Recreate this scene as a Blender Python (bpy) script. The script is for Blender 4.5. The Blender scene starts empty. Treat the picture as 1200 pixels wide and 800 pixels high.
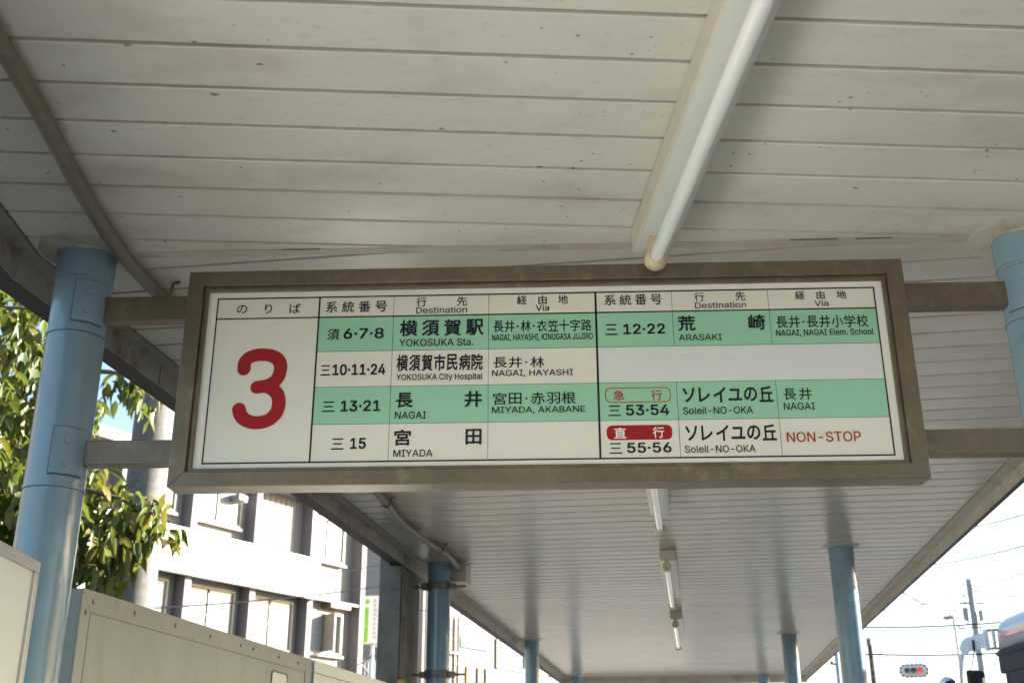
import bpy, bmesh, math, random, os
from mathutils import Vector, Matrix
random.seed(7)
sc = bpy.context.scene
col = sc.collection
rad = math.radians

# ------------------------------------------------------------------ camera
CAM = Vector((0, 0, 1.6))
cd = bpy.data.cameras.new('camera'); cam = bpy.data.objects.new('camera', cd); col.objects.link(cam)
pit, rol = rad(21.2234), rad(-0.1248)
fw = Vector((0, math.cos(pit), math.sin(pit))); up = Vector((0, -math.sin(pit), math.cos(pit))); rt = Vector((1, 0, 0))
r2 = rt*math.cos(rol) + up*math.sin(rol); u2 = up*math.cos(rol) - rt*math.sin(rol)
cam.matrix_world = Matrix(((r2.x, u2.x, -fw.x, CAM.x), (r2.y, u2.y, -fw.y, CAM.y), (r2.z, u2.z, -fw.z, CAM.z), (0, 0, 0, 1)))
cd.sensor_width = 36; cd.lens = 1323.625/1200*36
cd.clip_start = .05; cd.clip_end = 2500
cd.dof.use_dof = True; cd.dof.focus_distance = 3.15; cd.dof.aperture_fstop = 6.3
sc.camera = cam

# ------------------------------------------------------------------ sky, sun, exposure
SUN_AZ, SUN_EL = rad(70), rad(18)      # azimuth clockwise from +Y
w = bpy.data.worlds.new('World'); sc.world = w; w.use_nodes = True
nt = w.node_tree; bg = nt.nodes['Background']
sky = nt.nodes.new('ShaderNodeTexSky'); sky.sky_type = 'NISHITA'; sky.sun_disc = False
sky.sun_elevation = SUN_EL; sky.sun_rotation = SUN_AZ; sky.air_density = 1.0; sky.dust_density = 1.6; sky.ozone_density = 1.0
nt.links.new(sky.outputs[0], bg.inputs[0]); bg.inputs[1].default_value = 0.07
sd = bpy.data.lights.new('sun', 'SUN'); sd.energy = 5.0; sd.angle = rad(.5); sd.color = (1, .945, .86)
sun = bpy.data.objects.new('sun', sd); col.objects.link(sun)
sv = Vector((math.sin(SUN_AZ)*math.cos(SUN_EL), math.cos(SUN_AZ)*math.cos(SUN_EL), math.sin(SUN_EL)))
sun.rotation_euler = sv.to_track_quat('Z', 'Y').to_euler(); sun.location = sv*60
vs = sc.view_settings; vs.view_transform = 'Standard'; vs.look = 'None'; vs.gamma = 1; vs.use_curve_mapping = False
vs.exposure = 2.6
sc.cycles.use_denoising = True
sc.cycles.max_bounces = 10; sc.cycles.diffuse_bounces = 6; sc.cycles.glossy_bounces = 4
sc.cycles.sample_clamp_indirect = 8

# ------------------------------------------------------------------ local frames (u across, d along, z up), all through the left sign post
LP = Vector((-1.205, 2.906, 0))
def frame(az, o=LP):
    D = Vector((math.sin(az), math.cos(az), 0)); X = Vector((math.cos(az), -math.sin(az), 0))
    f = lambda u, d, z: o + X*u + D*d + Vector((0, 0, z))
    f.D, f.X = D, X
    return f
FF = frame(rad(8.66385))     # canopy beyond the sign
FN = frame(rad(-3.53233))    # canopy this side of the sign
FS = frame(rad(2.25162))     # the sign and the bend between the two canopies
KN = (FS.X @ FN.D)/(FS.X @ FN.X); KF = (FS.X @ FF.D)/(FS.X @ FF.X)
B0 = Vector((-5.26, 23.42, 0)); FB = frame(rad(31), B0)
FB.n = FB.X
BB = lambda s, o, z: B0 + FB.D*s + FB.X*o + Vector((0, 0, z))
C0 = Vector((-1.02, 33.98, 0))
CC = lambda s, o, z: C0 + FB.D*s + FB.X*o + Vector((0, 0, z))

# ------------------------------------------------------------------ materials
def mat(name, base, rough=.6, metal=0, spots=None, var=.0, vscale=3, bump=0, bscale=60, dirt=None, dscale=2, dlo=.5, dhi=.75, spec=.5, trans=0, coat=0, emit=None, estr=0, stretch=None, fine=None):
    m = bpy.data.materials.new(name); m.use_nodes = True
    n = m.node_tree; P = n.nodes['Principled BSDF']; lk = n.links.new
    P.inputs['Roughness'].default_value = rough; P.inputs['Metallic'].default_value = metal
    P.inputs['Specular IOR Level'].default_value = spec
    if trans: P.inputs['Transmission Weight'].default_value = trans
    if coat: P.inputs['Coat Weight'].default_value = coat
    if emit: P.inputs['Emission Color'].default_value = (*emit, 1); P.inputs['Emission Strength'].default_value = estr
    geo = n.nodes.new('ShaderNodeNewGeometry')
    mp = n.nodes.new('ShaderNodeMapping'); lk(geo.outputs['Position'], mp.inputs['Vector'])
    if stretch: mp.inputs['Scale'].default_value = stretch
    cur = None
    def noise(scale, detail=4, r=.6):
        t = n.nodes.new('ShaderNodeTexNoise'); t.inputs['Scale'].default_value = scale; t.inputs['Detail'].default_value = detail
        t.inputs['Roughness'].default_value = r; lk(mp.outputs[0], t.inputs['Vector']); return t.outputs['Fac']
    def ramp(src, lo, hi):
        r = n.nodes.new('ShaderNodeMapRange'); r.inputs[1].default_value = lo; r.inputs[2].default_value = hi; lk(src, r.inputs[0]); return r.outputs[0]
    rgb = n.nodes.new('ShaderNodeRGB'); rgb.outputs[0].default_value = (*base, 1); cur = rgb.outputs[0]
    def mix(a, b, f, mode='MIX'):
        x = n.nodes.new('ShaderNodeMix'); x.data_type = 'RGBA'; x.blend_type = mode
        lk(f, x.inputs[0]); lk(a, x.inputs[6])
        if isinstance(b, tuple): x.inputs[7].default_value = (*b, 1)
        else: lk(b, x.inputs[7])
        return x.outputs[2]
    if var:
        cur = mix(cur, tuple(c*(1-var) for c in base), ramp(noise(vscale), .35, .7))
    if fine:
        cur = mix(cur, fine, ramp(noise(vscale*14, 5, .7), .56, .75))
    if dirt:
        cur = mix(cur, dirt, ramp(noise(dscale, 7, .68), dlo, dhi))
    if spots:
        v = n.nodes.new('ShaderNodeTexVoronoi'); v.inputs['Scale'].default_value = spots[1]; lk(geo.outputs['Position'], v.inputs['Vector'])
        s = ramp(v.outputs['Distance'], spots[2], spots[2]*.35)
        g = ramp(noise(spots[1]*.31, 2), .5, .62)
        mm = n.nodes.new('ShaderNodeMath'); mm.operation = 'MULTIPLY'; lk(s, mm.inputs[0]); lk(g, mm.inputs[1])
        cur = mix(cur, spots[0], mm.outputs[0])
    lk(cur, P.inputs['Base Color'])
    if bump:
        b = n.nodes.new('ShaderNodeBump'); b.inputs['Strength'].default_value = bump; b.inputs['Distance'].default_value = .002
        lk(noise(bscale, 3), b.inputs['Height']); lk(b.outputs[0], P.inputs['Normal'])
    return m
M = {}
M['ceil'] = mat('ceiling_paint', (.66, .64, .575), .30, spots=((.16, .10, .06), 24, .13), stretch=(.6, 1.3, 1), var=.10, vscale=3.6, bump=.10, bscale=90, dirt=(.47, .42, .34), dscale=3.6, dlo=.54, dhi=.80, fine=(.53, .49, .42))
M['ceil2'] = mat('ceiling_paint_far_dimmed', (.42, .395, .34), .25, spec=.5, stretch=(.4, 1.5, 1), var=.16, vscale=1.8, bump=.10, bscale=40, dirt=(.40, .33, .24), dscale=1.7, dlo=.55, dhi=.8)  # ceiling paint darkened in its base colour to imitate the dimmer far ceiling
for _i in range(8):      # base colour steps darker board by board, imitating dimmer light farther off
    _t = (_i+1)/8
    M['ceilb%d' % _i] = mat('ceiling_paint_dim_grade', tuple(a+(b-a)*_t for a, b in zip((.66, .64, .575), (.42, .395, .34))), .30-.05*_t, stretch=(.6, 1.3, 1), var=.11+.03*_t, vscale=3.4, bump=.10, bscale=70, dirt=(.45, .40, .32), dscale=3.3, dlo=.54, dhi=.80, spec=.5)
M['groove'] = mat('groove_backing', (.055, .047, .036), .8, var=.3, vscale=9)
M['collar'] = mat('collar_paint', (.46, .44, .385), .45, var=.2, vscale=12, dirt=(.30, .23, .15), dscale=16, dlo=.5, dhi=.75, bump=.2)
M['trim'] = mat('trim_paint', (.55, .51, .42), .45, var=.2, vscale=5, dirt=(.33, .25, .17), dscale=6, dlo=.55, dhi=.75, bump=.1)
M['fascia'] = mat('fascia_dark', (.06, .055, .052), .6, var=.2, vscale=4)
M['roof'] = mat('roof_metal', (.35, .36, .36), .5, var=.2)
M['seam'] = mat('grimy_blue_seam', (.07, .11, .135), .7)
M['blue'] = mat('blue_post_paint', (.19, .30, .375), .24, var=.12, vscale=5, bump=.9, bscale=28, spots=((.20, .09, .03), 9, .05), dirt=(.10, .19, .25), dscale=7, dlo=.6, dhi=.8, coat=.2)
M['seal'] = mat('caulk', (.48, .42, .32), .8, var=.3, vscale=20, dirt=(.20, .15, .10), dscale=30, bump=.6, bscale=90)
M['bronze'] = mat('weathered_bronze_frame', (.165, .132, .090), .36, metal=.45, var=.25, vscale=7, dirt=(.24, .20, .14), dscale=16, dlo=.52, dhi=.78, bump=.12, bscale=80)
M['bronze_dk'] = mat('bronze_bead', (.085, .07, .05), .45, metal=.2, var=.2, vscale=8)
M['face'] = mat('sign_face_white', (.74, .74, .69), .28, var=.05, vscale=2, dirt=(.52, .45, .34), dscale=3, dlo=.62, dhi=.85)
M['cream'] = mat('sign_cream_film', (.66, .645, .575), .30, var=.04, vscale=3)
M['greyfilm'] = mat('sign_grey_film', (.60, .63, .625), .30, var=.04, vscale=3)
M['green'] = mat('sign_green_film', (.27, .53, .365), .30, var=.05, vscale=3)
M['ink'] = mat('sign_ink', (.012, .013, .024), .6, spec=.2)
M['red'] = mat('sign_red', (.29, .010, .015), .55, spec=.25)
M['redtxt'] = mat('sign_red_ink', (.33, .03, .028), .55, spec=.25)
M['white'] = mat('white_print', (.75, .74, .70), .4)
M['lamp'] = mat('lamp_housing_white', (.68, .70, .68), .35, var=.06, vscale=6, dirt=(.50, .46, .36), dscale=7, dlo=.6, dhi=.85)
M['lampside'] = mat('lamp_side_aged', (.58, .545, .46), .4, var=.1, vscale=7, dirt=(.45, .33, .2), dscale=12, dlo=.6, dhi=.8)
M['tube'] = mat('lamp_tube_glass', (.78, .80, .78), .12, coat=.6)
M['socket'] = mat('aged_socket', (.62, .54, .36), .45, var=.15, vscale=30, dirt=(.38, .2, .07), dscale=40, dlo=.5, dhi=.7)
M['pipe'] = mat('conduit_grey', (.165, .148, .105), .5, var=.3, vscale=14, dirt=(.13, .11, .08), dscale=60, dlo=.5, dhi=.7, bump=.4, bscale=120)
M['panelwhite'] = mat('panel_white', (.76, .78, .77), .35, var=.05)
M['alu'] = mat('aluminium', (.50, .51, .50), .35, metal=.5, var=.1, vscale=8)
M['beige'] = mat('beige_steel_panel', (.40, .415, .39), .45, stretch=(1, 1, .22), var=.16, vscale=3, bump=.25, bscale=60, dirt=(.29, .27, .22), dscale=7, dlo=.54, dhi=.8)
M['beigedk'] = mat('panel_edge', (.25, .25, .215), .5, var=.1)
M['stain'] = mat('screw_stain', (.26, .20, .13), .7, var=.2, vscale=50)
M['cabinet'] = mat('galvanised_cabinet', (.25, .24, .22), .85, spec=.05, metal=.0, var=.35, vscale=5, dirt=(.12, .12, .12), dscale=9, dlo=.5, dhi=.7)
M['steel'] = mat('dark_steel', (.20, .20, .19), .5, metal=.4, var=.3, vscale=20)
M['yellow'] = mat('yellow_plastic', (.55, .35, .04), .5)
M['black'] = mat('black_rubber', (.02, .02, .022), .5)
M['pavefar'] = mat('pavement_asphalt', (.10, .10, .098), .85, var=.2, vscale=2)
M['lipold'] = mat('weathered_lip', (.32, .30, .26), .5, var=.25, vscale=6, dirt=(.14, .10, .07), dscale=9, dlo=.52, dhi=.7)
M['street'] = mat('street_asphalt', (.065, .065, .063), .85, var=.15, vscale=1)
M['pave'] = mat('pavement_concrete', (.18, .175, .165), .8, var=.15, vscale=1.5, bump=.4, bscale=30)
M['kerb'] = mat('kerb_stone', (.40, .39, .37), .8, var=.15)
M['asphalt'] = mat('asphalt', (.10, .10, .098), .85, var=.2, vscale=2, bump=.6, bscale=50)
M['paint'] = mat('road_paint', (.7, .7, .68), .7)
M['ground'] = mat('ground_far', (.13, .13, .12), .9, var=.2, vscale=.1)
M['wall'] = mat('building_siding', (.235, .22, .20), .7, var=.08, vscale=1)
M['band'] = mat('shop_signboard', (.80, .80, .78), .5, var=.03)
M['pillar'] = mat('building_pillar', (.155, .14, .145), .7, var=.06)
M['winframe'] = mat('window_frame_tan', (.30, .27, .22), .5)
M['mull'] = mat('window_mullion_brown', (.16, .11, .08), .5)
M['pane'] = mat('window_pane_curtained', (.26, .285, .28), .12, var=.12, vscale=1.4, stretch=(1, 1, .1))
M['panedk'] = mat('window_pane_teal', (.16, .24, .23), .1, var=.2)
M['dark'] = mat('dark_interior', (.05, .06, .07), .6)
M['pole'] = mat('pole_concrete', (.115, .11, .105), .85, var=.18, vscale=5, bump=.5, bscale=60, dirt=(.2, .185, .17), dscale=14)
M['rust'] = mat('rusty_bolt', (.33, .12, .05), .7, var=.3, vscale=30)
M['bark'] = mat('bark', (.12, .09, .06), .9, var=.4, vscale=12, bump=.8, bscale=40)
M['busw'] = mat('bus_silver_white', (.23, .26, .32), .35, coat=.2)
M['busd'] = mat('bus_dark_band', (.035, .045, .055), .7, spec=.15)
M['buso'] = mat('bus_orange_stripe', (.62, .13, .06), .3, coat=.4)
def glassmat(name, tint):
    m = bpy.data.materials.new(name); m.use_nodes = True; n = m.node_tree; lk = n.links.new; n.nodes.remove(n.nodes['Principled BSDF'])
    t = n.nodes.new('ShaderNodeBsdfTransparent'); t.inputs[0].default_value = (*tint, 1)
    g = n.nodes.new('ShaderNodeBsdfGlossy'); g.inputs['Roughness'].default_value = .02
    f = n.nodes.new('ShaderNodeFresnel'); f.inputs[0].default_value = 1.5
    x = n.nodes.new('ShaderNodeMixShader'); lk(f.outputs[0], x.inputs[0]); lk(t.outputs[0], x.inputs[1]); lk(g.outputs[0], x.inputs[2])
    lk(x.outputs[0], n.nodes['Material Output'].inputs[0]); return m
M['glass'] = glassmat('bus_glass', (.93, .96, .94))
M['mirrorarm'] = mat('mirror_arm_paint', (.75, .78, .78), .3)
M['mirror'] = mat('mirror_surface', (.55, .55, .52), .04, metal=1)
M['tyre'] = mat('tyre', (.02, .02, .02), .8)
M['sigbody'] = mat('signal_grey', (.40, .41, .42), .5)
M['sigwhite'] = mat('signal_white', (.75, .75, .73), .5)
M['lensoff'] = mat('lens_unlit', (.06, .07, .06), .2)
M['lensred'] = mat('lens_red', (.7, .05, .02), .3, emit=(1, .02, .01), estr=.22)
M['wire'] = mat('wire', (.02, .02, .025), 1, spec=0)
M['woodpole'] = mat('old_pole_wood', (.10, .08, .07), .9, var=.3)
M['greypole'] = mat('grey_pole', (.28, .29, .31), .8, var=.1)
M['sgreen'] = mat('sign_lime', (.22, .50, .02), .5)
M['stext'] = mat('sign_faint_grey', (.40, .42, .40), .5)
M['sblue'] = mat('sign_sky_blue', (.05, .16, .27), .5)
M['rail'] = mat('galvanised_rail', (.42, .45, .50), .4, metal=.3)
M['bldg2'] = mat('far_building_cream', (.20, .19, .172), .7, var=.06)
M['bldg3'] = mat('far_building_pale_blue', (.30, .34, .42), .7)
def leafmat(name, c, t):
    m = bpy.data.materials.new(name); m.use_nodes = True; n = m.node_tree; P = n.nodes['Principled BSDF']; lk = n.links.new
    o = n.nodes.new('ShaderNodeObjectInfo'); g = n.nodes.new('ShaderNodeNewGeometry')
    h = n.nodes.new('ShaderNodeTexNoise'); h.inputs['Scale'].default_value = 5; lk(g.outputs['Position'], h.inputs['Vector'])
    cr = n.nodes.new('ShaderNodeValToRGB'); lk(h.outputs['Fac'], cr.inputs[0])
    cr.color_ramp.elements[0].position = .35; cr.color_ramp.elements[0].color = (*c, 1)
    cr.color_ramp.elements[1].position = .68; cr.color_ramp.elements[1].color = (c[0]*2.0, c[1]*1.45, c[2]*1.1, 1)
    lk(cr.outputs[0], P.inputs['Base Color']); P.inputs['Roughness'].default_value = .42
    tr = n.nodes.new('ShaderNodeBsdfTranslucent'); tr.inputs[0].default_value = (*t, 1)
    mx = n.nodes.new('ShaderNodeMixShader'); mx.inputs[0].default_value = .30
    lk(P.outputs[0], mx.inputs[1]); lk(tr.outputs[0], mx.inputs[2]); lk(mx.outputs[0], n.nodes['Material Output'].inputs[0])
    return m
M['leaf'] = leafmat('leaf_green', (.048, .078, .016), (.15, .19, .026))
M['leafy'] = leafmat('leaf_yellowing', (.10, .11, .022), (.24, .23, .04))

# ------------------------------------------------------------------ mesh helpers
Z = Vector((0, 0, 1))
class MB:
    def __init__(s): s.v = []; s.f = []; s.mi = []; s.sm = []; s.cur = 0
    def add(s, vs, fs, smooth=False):
        b = len(s.v); s.v += [Vector(p) for p in vs]
        for f in fs: s.f.append([b+i for i in f]); s.mi.append(s.cur); s.sm.append(smooth)
        return s
    def box(s, F, u0, u1, d0, d1, z0, z1):
        p = [F(a, b, c) for c in (z0, z1) for a, b in ((u0, d0), (u1, d0), (u1, d1), (u0, d1))]
        return s.add(p, [(3, 2, 1, 0), (4, 5, 6, 7), (0, 1, 5, 4), (1, 2, 6, 5), (2, 3, 7, 6), (3, 0, 4, 7)])
    def prism(s, pts, z0, z1):
        n = len(pts); p = [Vector((q.x, q.y, z0)) for q in pts] + [Vector((q.x, q.y, z1)) for q in pts]
        return s.add(p, [tuple(range(n))[::-1], tuple(range(n, 2*n))] + [(i, (i+1) % n, n+(i+1) % n, n+i) for i in range(n)])
    def ext(s, prof, A, V):     # extrude a closed profile (world points) by V
        n = len(prof); p = [Vector(q) for q in prof] + [Vector(q)+V for q in prof]
        return s.add(p, [tuple(range(n)), tuple(range(n, 2*n))[::-1]] + [(i, n+i, n+(i+1) % n, (i+1) % n) for i in range(n)])
    def tube(s, path, r, seg=12, cap=True):
        path = [Vector(p) for p in path]; n = len(path); rs = r if isinstance(r, (list, tuple)) else [r]*n
        rings = []; prev = None
        for i, p in enumerate(path):
            t = ((path[min(i+1, n-1)]-path[max(i-1, 0)])).normalized()
            a = prev if prev else (Z if abs(t.z) < .9 else Vector((1, 0, 0)))
            x = (a - t*a.dot(t)).normalized(); y = t.cross(x); prev = x
            rings.append([p + (x*math.cos(k*2*math.pi/seg)+y*math.sin(k*2*math.pi/seg))*rs[i] for k in range(seg)])
        vs_ = [q for R in rings for q in R]; fs = []
        for i in range(n-1):
            for k in range(seg): fs.append((i*seg+k, i*seg+(k+1) % seg, (i+1)*seg+(k+1) % seg, (i+1)*seg+k))
        s.add(vs_, fs, True)
        if cap:
            s.add(rings[0], [tuple(range(seg))[::-1]]); s.add(rings[-1], [tuple(range(seg))])
        return s
    def cyl(s, c, r, z0, z1, seg=32, r1=None):
        return s.tube([Vector((c.x, c.y, z0)), Vector((c.x, c.y, z1))], [r, r if r1 is None else r1], seg)
    def disc(s, c, n, r, h, seg=12):
        n = Vector(n).normalized(); return s.tube([Vector(c), Vector(c)+n*h], r, seg)
    def build(s, name, m, parent=None, origin=None, bevel=0):
        me = bpy.data.meshes.new(name); o = bpy.data.objects.new(name, me); col.objects.link(o)
        off = Vector(origin) if origin is not None else (wloc(parent) if parent else Vector((0, 0, 0)))
        me.from_pydata([tuple(p-off) for p in s.v], [], s.f)
        for mm in (m if isinstance(m, list) else [m]): me.materials.append(M[mm] if isinstance(mm, str) else mm)
        for i, p in enumerate(me.polygons): p.material_index = s.mi[i]; p.use_smooth = s.sm[i]
        bm = bmesh.new(); bm.from_mesh(me); bmesh.ops.recalc_face_normals(bm, faces=bm.faces); bm.to_mesh(me); bm.free()
        if parent: o.parent = parent; o.location = off - wloc(parent)
        else: o.location = off
        if bevel:
            b = o.modifiers.new('b', 'BEVEL'); b.width = bevel; b.segments = 2; b.limit_method = 'ANGLE'
        return o
def wloc(o):
    v = Vector(o.location)
    while o.parent: o = o.parent; v += Vector(o.location)
    return v
def thing(name, label, cat, loc, group=None):
    o = bpy.data.objects.new(name, None); o.empty_display_size = .1; col.objects.link(o); o.location = loc
    return tag(o, label, cat, group)
def tag(o, label=None, cat=None, group=None, kind=None):
    for k, v in (('label', label), ('category', cat), ('group', group), ('kind', kind)):
        if v: o[k] = v
    return o
def copy_tree(o, parent=None):
    c = o.copy(); col.objects.link(c)
    if parent: c.parent = parent
    for ch in [x for x in o.children]: copy_tree(ch, c)
    return c
def lerp(a, b, t): return a+(b-a)*t
def smooth_path(pts, k=6):
    pts = [Vector(p) for p in pts]; out = []
    P = [pts[0]*2-pts[1]] + pts + [pts[-1]*2-pts[-2]]
    for i in range(1, len(P)-2):
        for j in range(k):
            t = j/k; a, b, c, d = P[i-1:i+3]
            out.append(.5*((2*b)+(c-a)*t+(2*a-5*b+4*c-d)*t*t+(3*b-a-3*c+d)*t**3))
    out.append(pts[-1]); return out
LETTERS=[
 ('のりば','s',1,0.4647,2.7712,0.6391,2.8012),
 ('系統番号','s',1,0.7071,2.7717,0.8736,2.8042),
 ('須','t',1,0.7157,2.6923,0.7485,2.7247),
 ('6·7·8','t',2,0.7598,2.695,0.8674,2.7256),
 ('三','t',1,0.7041,2.5931,0.7302,2.6218),
 ('10·11·24','t',2,0.7357,2.5928,0.8759,2.6239),
 ('三','t',1,0.7146,2.4929,0.747,2.5209),
 ('13·21','t',2,0.7626,2.4928,0.8664,2.5231),
 ('三','t',1,0.7442,2.3912,0.7758,2.4207),
 ('15','t',2,0.7922,2.392,0.833,2.4216),
 ('行先','s',1,0.9515,2.7848,1.0884,2.8122),
 ('Destination','t',0,0.9522,2.7649,1.0887,2.7835),
 ('経由地','s',1,1.2225,2.7858,1.3589,2.8119),
 ('Via','t',0,1.2726,2.766,1.3084,2.7846),
 ('横須賀駅','s',3,0.9096,2.6994,1.1337,2.7464),
 ('YOKOSUKA Sta.','t',0,0.9094,2.671,1.1069,2.6916),
 ('横須賀市民病院','s',3,0.9046,2.6012,1.1322,2.6479),
 ('YOKOSUKA City Hospital','t',0,0.9049,2.5716,1.1318,2.5941),
 ('長井·林·衣笠十字路','c',1,1.1587,2.7067,1.4206,2.7402),
 ('NAGAI, HAYASHI, KINUGASA JUJIRO','t',0,1.1559,2.6794,1.4226,2.7012),
 ('長井·林','c',1,1.158,2.6061,1.2951,2.6371),
 ('NAGAI, HAYASHI','t',0,1.1563,2.5802,1.3681,2.6008),
 ('長','t',3,0.906,2.5004,0.9517,2.5425),
 ('井','t',3,1.0852,2.5001,1.1307,2.5444),
 ('NAGAI','t',0,0.9052,2.4708,0.9862,2.4909),
 ('宮田·赤羽根','c',1,1.1566,2.5054,1.3754,2.5384),
 ('MIYADA, AKABANE','t',0,1.1567,2.4791,1.3973,2.4999),
 ('宮','t',3,0.9051,2.3996,0.9485,2.4428),
 ('田','t',3,1.0891,2.4,1.1303,2.4414),
 ('MIYADA','t',0,0.9044,2.3699,1.0052,2.3886),
 ('系統番号','s',1,1.4552,2.7785,1.6095,2.8097),
 ('行先','s',1,1.6946,2.7854,1.83,2.8119),
 ('Destination','t',0,1.6954,2.7657,1.8304,2.7829),
 ('三','t',1,1.4561,2.694,1.4876,2.7246),
 ('12·22','t',2,1.503,2.6954,1.613,2.7245),
 ('荒','t',3,1.6465,2.7016,1.6936,2.7454),
 ('崎','t',3,1.8324,2.7017,1.8761,2.7454),
 ('ARASAKI','t',0,1.6479,2.6745,1.7602,2.6923),
 ('経由地','s',1,1.9612,2.7862,2.0956,2.8109),
 ('Via','t',0,2.01,2.7656,2.0471,2.7827),
 ('長井·長井小学校','c',1,1.9039,2.7049,2.1459,2.7397),
 ('NAGAI, NAGAI Elem. School','t',0,1.9021,2.6798,2.1554,2.7009),
 ('急','t','R1',1.471,2.5129,1.4996,2.5399),
 ('行','t','R1',1.5677,2.5115,1.5962,2.5402),
 ('三','t',1,1.4564,2.4707,1.4884,2.4992),
 ('53·54','t',2,1.5016,2.4713,1.6125,2.5003),
 ('ソレイユの丘','s',3,1.6466,2.5018,1.8801,2.5471),
 ('Soleil-NO-OKA','t',0,1.6473,2.4724,1.8254,2.492),
 ('直','t','W1',1.4688,2.411,1.5001,2.4395),
 ('行','t','W1',1.5674,2.411,1.5964,2.4404),
 ('三','t',1,1.4562,2.3707,1.4877,2.399),
 ('55·56','t',2,1.5007,2.3723,1.6128,2.3992),
 ('ソレイユの丘','s',3,1.6473,2.3995,1.88,2.4446),
 ('Soleil-NO-OKA','t',0,1.6462,2.3708,1.8242,2.39),
 ('長井','s',1,1.9063,2.5069,1.9788,2.5392),
 ('NAGAI','t',0,1.9042,2.4807,1.9834,2.4999),
 ('NON-STOP','t','R0',1.9048,2.395,2.0906,2.4218),
]

# ================================================================== SETTING
g = MB().box(frame(0, Vector((0, 0, 0))), -900, 900, -900, 900, -.4, -.164).build('ground', 'ground'); tag(g, kind='structure')
r = MB().box(FF, 3.9, 30, -30, 60, -.163, -.15).build('road', 'asphalt'); tag(r, kind='structure')
p = MB().box(FF, -1.2, 3.7, -12, 7.5, -.163, 0).build('pavement', 'pave'); tag(p, kind='structure')
p = MB().box(FF, -1.2, 3.7, 7.502, 40, -.163, 0).build('pavement', 'pavefar'); tag(p, kind='structure')
r = MB().box(FF, -14, -1.4, -30, 60, -.163, -.152).build('side_road', 'street'); tag(r, kind='structure')
kb = MB()
for i in range(28): kb.box(FF, 3.705, 3.86, -11.95+i*1.03, -11.95+i*1.03+1.02, -.163, .004)
k = kb.build('kerb', 'kerb'); tag(k, kind='structure')
ml = MB().box(FF, 7.4, 7.55, -30, 60, -.149, -.146).build('lane_marking', 'paint'); tag(ml, kind='structure')

# ================================================================== CANOPY
PL, PRT, TRIM_L, TRIM_R = -.14, 3.158, -.2, 3.232
ZC = 3.0
canopy = thing('bus_stop_canopy', 'white slatted canopy ceiling that bends over the route sign, carried on pale blue posts', 'canopy', (LP.x, LP.y, 3.0))
def clip(poly, inside, cut):
    out = []
    for i in range(len(poly)):
        a, b = poly[i], poly[(i+1) % len(poly)]
        ia, ib = inside(a), inside(b)
        if ia: out.append(a)
        if ia != ib: out.append(cut(a, b))
    return out
def plank_poly(near, d0, d1):
    F = FN if near else FF; K = KN if near else KF; off = 0 if near else .0375/ (FS.D @ FF.D)
    g_ = (lambda q: q[0]*K - q[1]) if near else (lambda q: q[1] - q[0]*K - off)
    def cut(a, b):
        ga, gb = g_(a), g_(b); t = ga/(ga-gb); return (lerp(a[0], b[0], t), lerp(a[1], b[1], t))
    return F, clip([(PL, d0), (PRT, d0), (PRT, d1), (PL, d1)], lambda q: g_(q) > 0, cut)
G = .0062
def plank(near, d0, d1):
    G = .0064
    F, poly = plank_poly(near, d0+G, d1-G)
    if len(poly) < 3: return
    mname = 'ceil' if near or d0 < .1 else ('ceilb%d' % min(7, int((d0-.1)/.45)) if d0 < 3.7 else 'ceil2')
    if len(poly) == 4 and abs(poly[0][0]-PL) < 1e-6 and abs(poly[1][0]-PRT) < 1e-6 and abs(poly[0][1]-poly[1][1]) < 1e-6 and abs(poly[2][1]-poly[3][1]) < 1e-6:
        j = random.uniform(-.0006, .0006); a, b = d0+G, d1-G
        prof = [(a, .022), (a, .002), (a+.0025, 0.0), (lerp(a, b, .5), -.0007+j*.5), (b-.0025, j), (b, .002+j), (b, .022)]
        q = [F(PL, y, ZC+z) for y, z in prof]
        mb = MB().ext(q, None, F.X*(PRT-PL))
    else:
        mb = MB().prism([F(x, y, 0) for x, y in poly], ZC, ZC+.022)
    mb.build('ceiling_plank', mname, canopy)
PN, PF = .1515, .148
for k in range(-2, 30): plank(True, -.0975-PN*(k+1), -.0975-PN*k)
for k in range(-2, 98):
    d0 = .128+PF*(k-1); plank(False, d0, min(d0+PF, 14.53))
def strip(near, u0, u1, z0, z1, name, m, dfar):
    F = FN if near else FF; K = KN if near else KF
    a = [F(u0, u0*K, 0), F(u1, u1*K, 0), F(u1, dfar, 0), F(u0, dfar, 0)]
    return MB().prism(a, z0, z1).build(name, m, canopy)
for near, df in ((True, -7.0), (False, 14.54)):
    e = .03 if near else 0
    strip(near, PL-.03, PRT+.03, ZC+.0225, ZC+.03, 'groove_backing', 'groove', df)
    strip(near, TRIM_L, PL-.006, ZC-.003, ZC+.018, 'border_trim', 'lipold', df)
    strip(near, PRT+.008, TRIM_R, ZC-.003, ZC+.018, 'border_trim', 'trim', df)
    strip(near, TRIM_L-.006, TRIM_L-.0005, 2.921, 3.02, 'fascia_lip', 'lipold', df)
    strip(near, TRIM_R+.0005, TRIM_R+.006, 2.932, 3.02, 'fascia_lip', 'trim', df)
    strip(near, TRIM_L-.075, TRIM_L-.007, 2.919, 3.26, 'fascia', 'fascia', df)
    strip(near, TRIM_R+.007, TRIM_R+.030, 2.929, 3.26, 'fascia', 'fascia', df)
    strip(near, TRIM_L-.005, TRIM_R+.005, 3.035, 3.24, 'roof_slab', 'roof', df)
MB().box(FS, -.14, 2.75, -.001, .0365, ZC-.0015, ZC+.02).build('seam_strip', 'trim', canopy)
MB().box(FF, -.275, 3.262, 14.545, 14.60, 2.90, 3.26).build('end_fascia', 'trim', canopy)
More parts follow.
